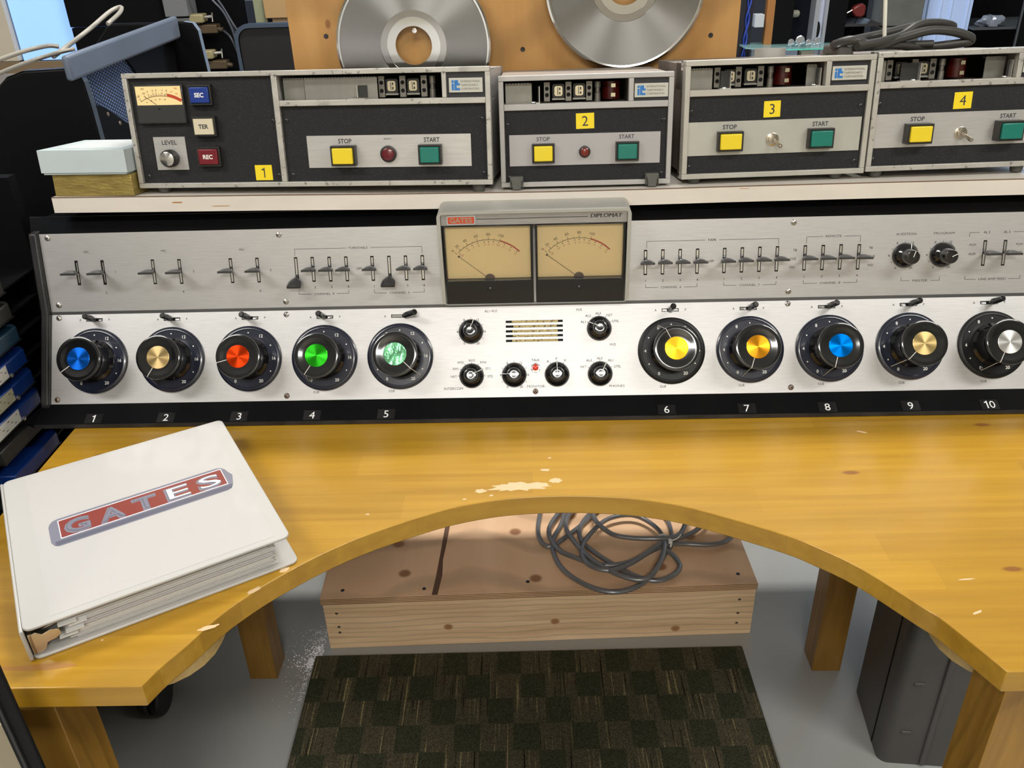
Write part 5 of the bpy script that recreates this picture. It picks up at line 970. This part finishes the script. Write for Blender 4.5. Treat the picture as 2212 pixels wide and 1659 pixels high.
back('picture_card', mat('green_card', (.25, .27, .17), .5), [(-90.5, -86.7, 301, 301.6, 33.5, 40.5)], 'small greenish card leaning left of the cardboard boxes', 'card')
back('side_table', mat('grey_table_top', (.3, .3, .3), .5), [(-88, -50, 300, 328, 27.2, 27.9), (-86, -84, 304, 306, -DESK, 27.2), (-54, -52, 304, 306, -DESK, 27.2)], 'low grey table carrying the cardboard boxes', 'table')
CHP = mat('chair_charcoal', (.018, .018, .020), .5, spec=.3); CHE = mat('chair_blue_edge', (.05, .075, .115), .4)
for k, (dx, dy, dz, lab) in enumerate(((0, 0, 0, 'nearer dark plastic chair back beside the plywood board'), (-8.6, 37, -3.6, 'farther dark plastic chair back showing just above the nearer one'))):
    t = thing('plastic_chair', lab, 'chair', loc=(-72+dx, 262+dy, -DESK), group='dark plastic chairs'); T = TM(dx, dy, dz)
    g = G(); g.T = T; g.prism(rrect(-83.5, -58, -16, 36.9, 3.5), 258, 259.6, 0, None, 'y'); g.build('chair_back', CHP, t, I, bevel=.4)
    g = G(); g.T = T; o_ = rrect(-84.3, -57.2, -17, 37.7, 4); i_ = rrect(-83.3, -58.2, -16, 36.7, 3.4)
    n = len(o_); g.add([(x, 257.4, z) for x, z in o_]+[(x, 257.4, z) for x, z in i_]+[(x, 259.9, z) for x, z in o_], [(i, (i+1) % n, n+(i+1) % n, n+i) for i in range(n)]+[(i, 2*n+i, 2*n+(i+1) % n, (i+1) % n) for i in range(n)]); g.build('back_rim', CHE, t, I)
    g = G(); g.T = T; g.box(-83, -58, 225, 258, -34, -30); g.build('seat', CHP, t, I, bevel=1)
    for x in (-82, -60):
        for y in (228, 256): g = G(); g.box(x, x+2, y+dy, y+2+dy, -DESK, -34 + dz); g.build('leg', CHE, t, I)
# right side
back('blue_black_post', mat('post_navy', (.006, .007, .014), .4), [(70.3, 74.8, 320, 324, -DESK, 90)], 'dark post right beside the plywood board edge', 'post')
g = G()
for ph in (0, 3.14): g.tube([(73.4+.5*math.sin(ph+k*1.1)-k*.06, 319+.4*math.cos(ph+k*1.1), 44-k*2.2) for k in range(16)], .33, 6, 0, 4)
tag(g.build('twisted_wire', mat('blue_wire', (.02, .05, .32), .4), smooth=60), 'twisted pair of blue wires hanging down the dark post', 'wire')
back('wood_strip', mat('stained_strip', (.30, .13, .035), .5), [(79.0, 81.6, 318, 321, -DESK, 90)], 'orange brown wooden strip on the black cabinet post', 'strip')
back('black_post', BKB, [(81.7, 88, 318, 324, -DESK, 90)], 'wide black upright right of the wooden strip', 'post')
ap = thing('aluminium_post', 'bright aluminium channel post with an oval slot', 'post', loc=(97, 320, -DESK)); g = G(); g.box(95.2, 96.6, 318, 324, -DESK, 90); g.box(96.6, 98.6, 320, 324, -DESK, 90, 1); g.box(98.6, 99.6, 318, 324, -DESK, 90)
g.build('channel', [mat('channel_grey', (.36, .38, .44), .4, .5), mat('channel_white', (.62, .68, .85), .4, .2)], ap, I); g = G(); g.lathe([(.9, 0), (.9, .05)], 24, 0, Matrix.Translation((97.3, 319.9, 24)) @ Matrix.Scale(3, 4, (0, 0, 1)) @ Matrix.Rotation(math.pi/2, 4, 'X')); g.build('oval_slot', DARK, ap, I)
back('black_post', BKB, [(99.7, 106, 318, 324, -DESK, 90)], 'wide black upright right of the aluminium channel', 'post')
gs = thing('glass_shelf', 'greenish glass shelf carrying small chrome trinkets', 'glass shelf', loc=(86, 325, 20))
SG = bpy.data.materials.new('shelf_glass'); SG.use_nodes = True; bs = SG.node_tree.nodes['Principled BSDF']; bs.inputs['Base Color'].default_value = (.35, .62, .62, 1); bs.inputs['Alpha'].default_value = .45; bs.inputs['Roughness'].default_value = .05
g = G(); g.prism([(71.5, 312), (76, 308.5), (84, 306), (102, 306), (103, 322), (103, 324), (71, 324)], 19.6, 20.0); g.build('glass_plate', SG, gs, I)
g = G(); g.box(84, 102.4, 305.85, 305.98, 19.6, 20.02); g.build('polished_edge', mat('green_glass_edge', (.10, .55, .45), .2), gs, I)
g = G(); g.box(84, 102, 324.2, 325, -DESK, 90); g.box(100, 118, 338, 340, -DESK, 90); tag(g.build('dark_backboard', mat('backboard_navy', (.004, .005, .010), .7, spec=.1)), 'navy backboard behind the glass shelf', 'board')
rng = random.Random(4)
for k, (x, s, lab) in enumerate([(86.4, 1.0, 'chrome trinket at the left end of the glass shelf'), (89.3, 1.5, 'large round chrome dial on the glass shelf'), (92.2, .9, 'small chrome fitting between the two round dials'), (95.0, 1.1, 'small round chrome dial near the aluminium post')]):
    t = thing('chrome_trinket', lab, 'trinket', loc=(x, 311, 20.0), group='trinkets on the glass shelf'); g = G(); g.lathe([(s*.3, 0), (s*.3, .5)], 14, 0, Matrix.Translation((x, 311, 20.05))); g.build('foot', CHR, t, I)
    g = G(); g.lathe([(s, 0), (s, .5), (s*.8, .6), (s*.75, .5), (.05, .5)], 24, 0, Matrix.Translation((x, 311.4, 20.5+s)) @ Matrix.Rotation(math.pi/2, 4, 'X')); g.rod((x-s, 311, 20.5), (x+s*1.1, 311, 20.7+s*.3), .15, 8); g.build('dial', mat('trinket_metal', (.62, .66, .75), .18, .9), t, I, smooth=40)
back('white_box', mat('white_carton', (.42, .46, .50), .6), [(74.8, 77.9, 316, 320, 25.8, 29.8)], 'small white carton above the glass shelf left end', 'box', .1)
back('cream_hat', mat('cream_cap', (.32, .31, .26), .5), [(87.6, 91.6, 322, 324, 27.8, 30.2)], 'round cream hat on the dark shelf behind the trinkets', 'hat', 1.0)
back('storage_carton', mat('pale_blue_panel', (.30, .36, .50), .6), [(84.6, 90.4, 316, 317, 8, 19.2)], 'pale blue carton beneath the glass shelf', 'carton')
back('cream_box', mat('cream_plastic', (.38, .36, .30), .5), [(91.8, 96, 316, 320, 14.4, 17.6)], 'cream plastic box beneath the glass shelf', 'box', .3)
back('grey_door_jamb', mat('jamb_grey', (.26, .30, .33), .6), [(75, 78.5, 316.5, 318, -DESK, 18.8)], 'pale grey upright under the left end of the glass shelf', 'upright')
dk = thing('dark_shelving', 'black open shelving behind the heat gun', 'shelving', loc=(110, 330, -DESK)); g = G(); g.box(106, 119, 336, 338, -DESK, 90); g.build('shelving_back', mat('shelving_black', (.003, .003, .004), .8, spec=.1), dk, I); g = G(); g.box(106, 118, 318, 336, 24.9, 25.7); g.build('shelf_board', mat('shelf_board_black', (.02, .02, .022), .5), dk, I)
hg = thing('soldering_tool', 'red handled tool with a bright metal tip on the black shelving', 'tool', loc=(109, 322, 28)); g = G(); g.rod((105.3, 320, 28.4), (108.4, 320, 30.0), .28, 10); g.build('metal_tip', mat('tip_metal', (.85, .85, .82), .2, .8), hg, I)
g = G(); g.prism([(108.2, 29.4), (109.4, 27.8), (111.4, 27.5), (112.6, 28.4), (112.6, 31), (111.4, 32), (109.6, 31.4), (108.3, 30.6)], 319, 322, 0, None, 'y'); g.build('handle', mat('tool_red', (.11, .006, .006), .45), hg, I, bevel=.5); g = G(); g.tube([(110.4, 320, 27.6), (108.6, 320, 22), (107.2, 320, 15)], .2, 6); g.build('cord', BLK, hg, I)
cg = thing('cinder_block', 'grey concrete block standing left of the daylight-tinted white door', 'block', loc=(125, 322, 10)); CG = mat('concrete_grey', (.10, .105, .10), .9, var=(14, .15, (1, 1, 1)), bump=(90, .4, (1, 1, 1)))
g = G(); g.box(118.6, 131.5, 318, 330, 24.6, 60); g.build('upper_block', CG, cg, I, bevel=.3); g = G(); g.box(118.8, 131.5, 318, 330, -DESK, 24.3); g.build('lower_block', CG, cg, I, bevel=.3)
DB = mat('daylight_tinted_door', (.42, .57, .92), .45)  # white door with blue daylight painted into its base colour
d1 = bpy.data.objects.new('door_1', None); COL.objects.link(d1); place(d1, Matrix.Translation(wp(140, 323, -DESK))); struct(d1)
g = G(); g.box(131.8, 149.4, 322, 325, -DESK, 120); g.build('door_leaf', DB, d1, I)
for x in (134.6, 138.4, 142.0, 147.6): g = G(); g.box(x, x+.5, 321.7, 322, -DESK, 120); g.build('door_moulding', mat('door_line', (.48, .63, .97), .4), d1, I)  # mouldings carry the same painted daylight tint
g = G(); g.box(134.1, 134.35, 321.8, 322, -DESK, 120); g.build('door_gap', mat('door_shade', (.12, .17, .30), .6), d1, I)
bs_ = thing('black_cabinet', 'black shelving unit at far right with slim metal edges', 'shelving', loc=(165, 330, -DESK))
g = G(); g.box(149.6, 190, 345, 347, -DESK, 90); g.build('back_panel', BKB, bs_, I); g = G(); g.box(149.6, 190, 318, 345, 22.6, 23.3); g.build('shelf_board', mat('shelf_slate', (.05, .06, .07), .5), bs_, I)
for x in (163.6, 167.4): g = G(); g.box(x, x+.25, 316, 317, -DESK, 90); g.build('metal_edge', mat('edge_metal', (.14, .15, .17), .4, .5), bs_, I)
g = G(); g.box(163.85, 167.4, 316.2, 318, -DESK, 90); g.build('upright', BKB, bs_, I)
def blob(c, s, seed, n=10):
    rng = random.Random(seed); vs = []; fs = []
    for i in range(n+1):
        for j in range(n*2):
            th = math.pi*i/n; ph = math.pi*j/n; r = 1+.28*math.sin(3*ph+seed)*math.sin(2*th)+rng.uniform(-.14, .14); vs.append((c[0]+s[0]*r*math.sin(th)*math.cos(ph), c[1]+s[1]*r*math.sin(th)*math.sin(ph), c[2]+s[2]*r*math.cos(th)))
    for i in range(n):
        for j in range(n*2): k = (j+1) % (n*2); fs.append((i*n*2+j, (i+1)*n*2+j, (i+1)*n*2+k, i*n*2+k))
    return vs, fs
g = G(); g.add(*blob((156.2, 321, 24.9), (4.4, 2.5, 1.9), 3)); tag(g.build('plastic_bag', mat('crumpled_plastic', (.16, .19, .25), .22, coat=.5), smooth=20), 'crumpled clear plastic bag on the far right shelf', 'bag')
back('white_counter', mat('counter_white', (.60, .60, .62), .5), [(66, 84, 250, 300, 12, 13.5), (67, 83, 252, 298, -DESK, 12)], 'white counter edge seen just above machine 3', 'counter')
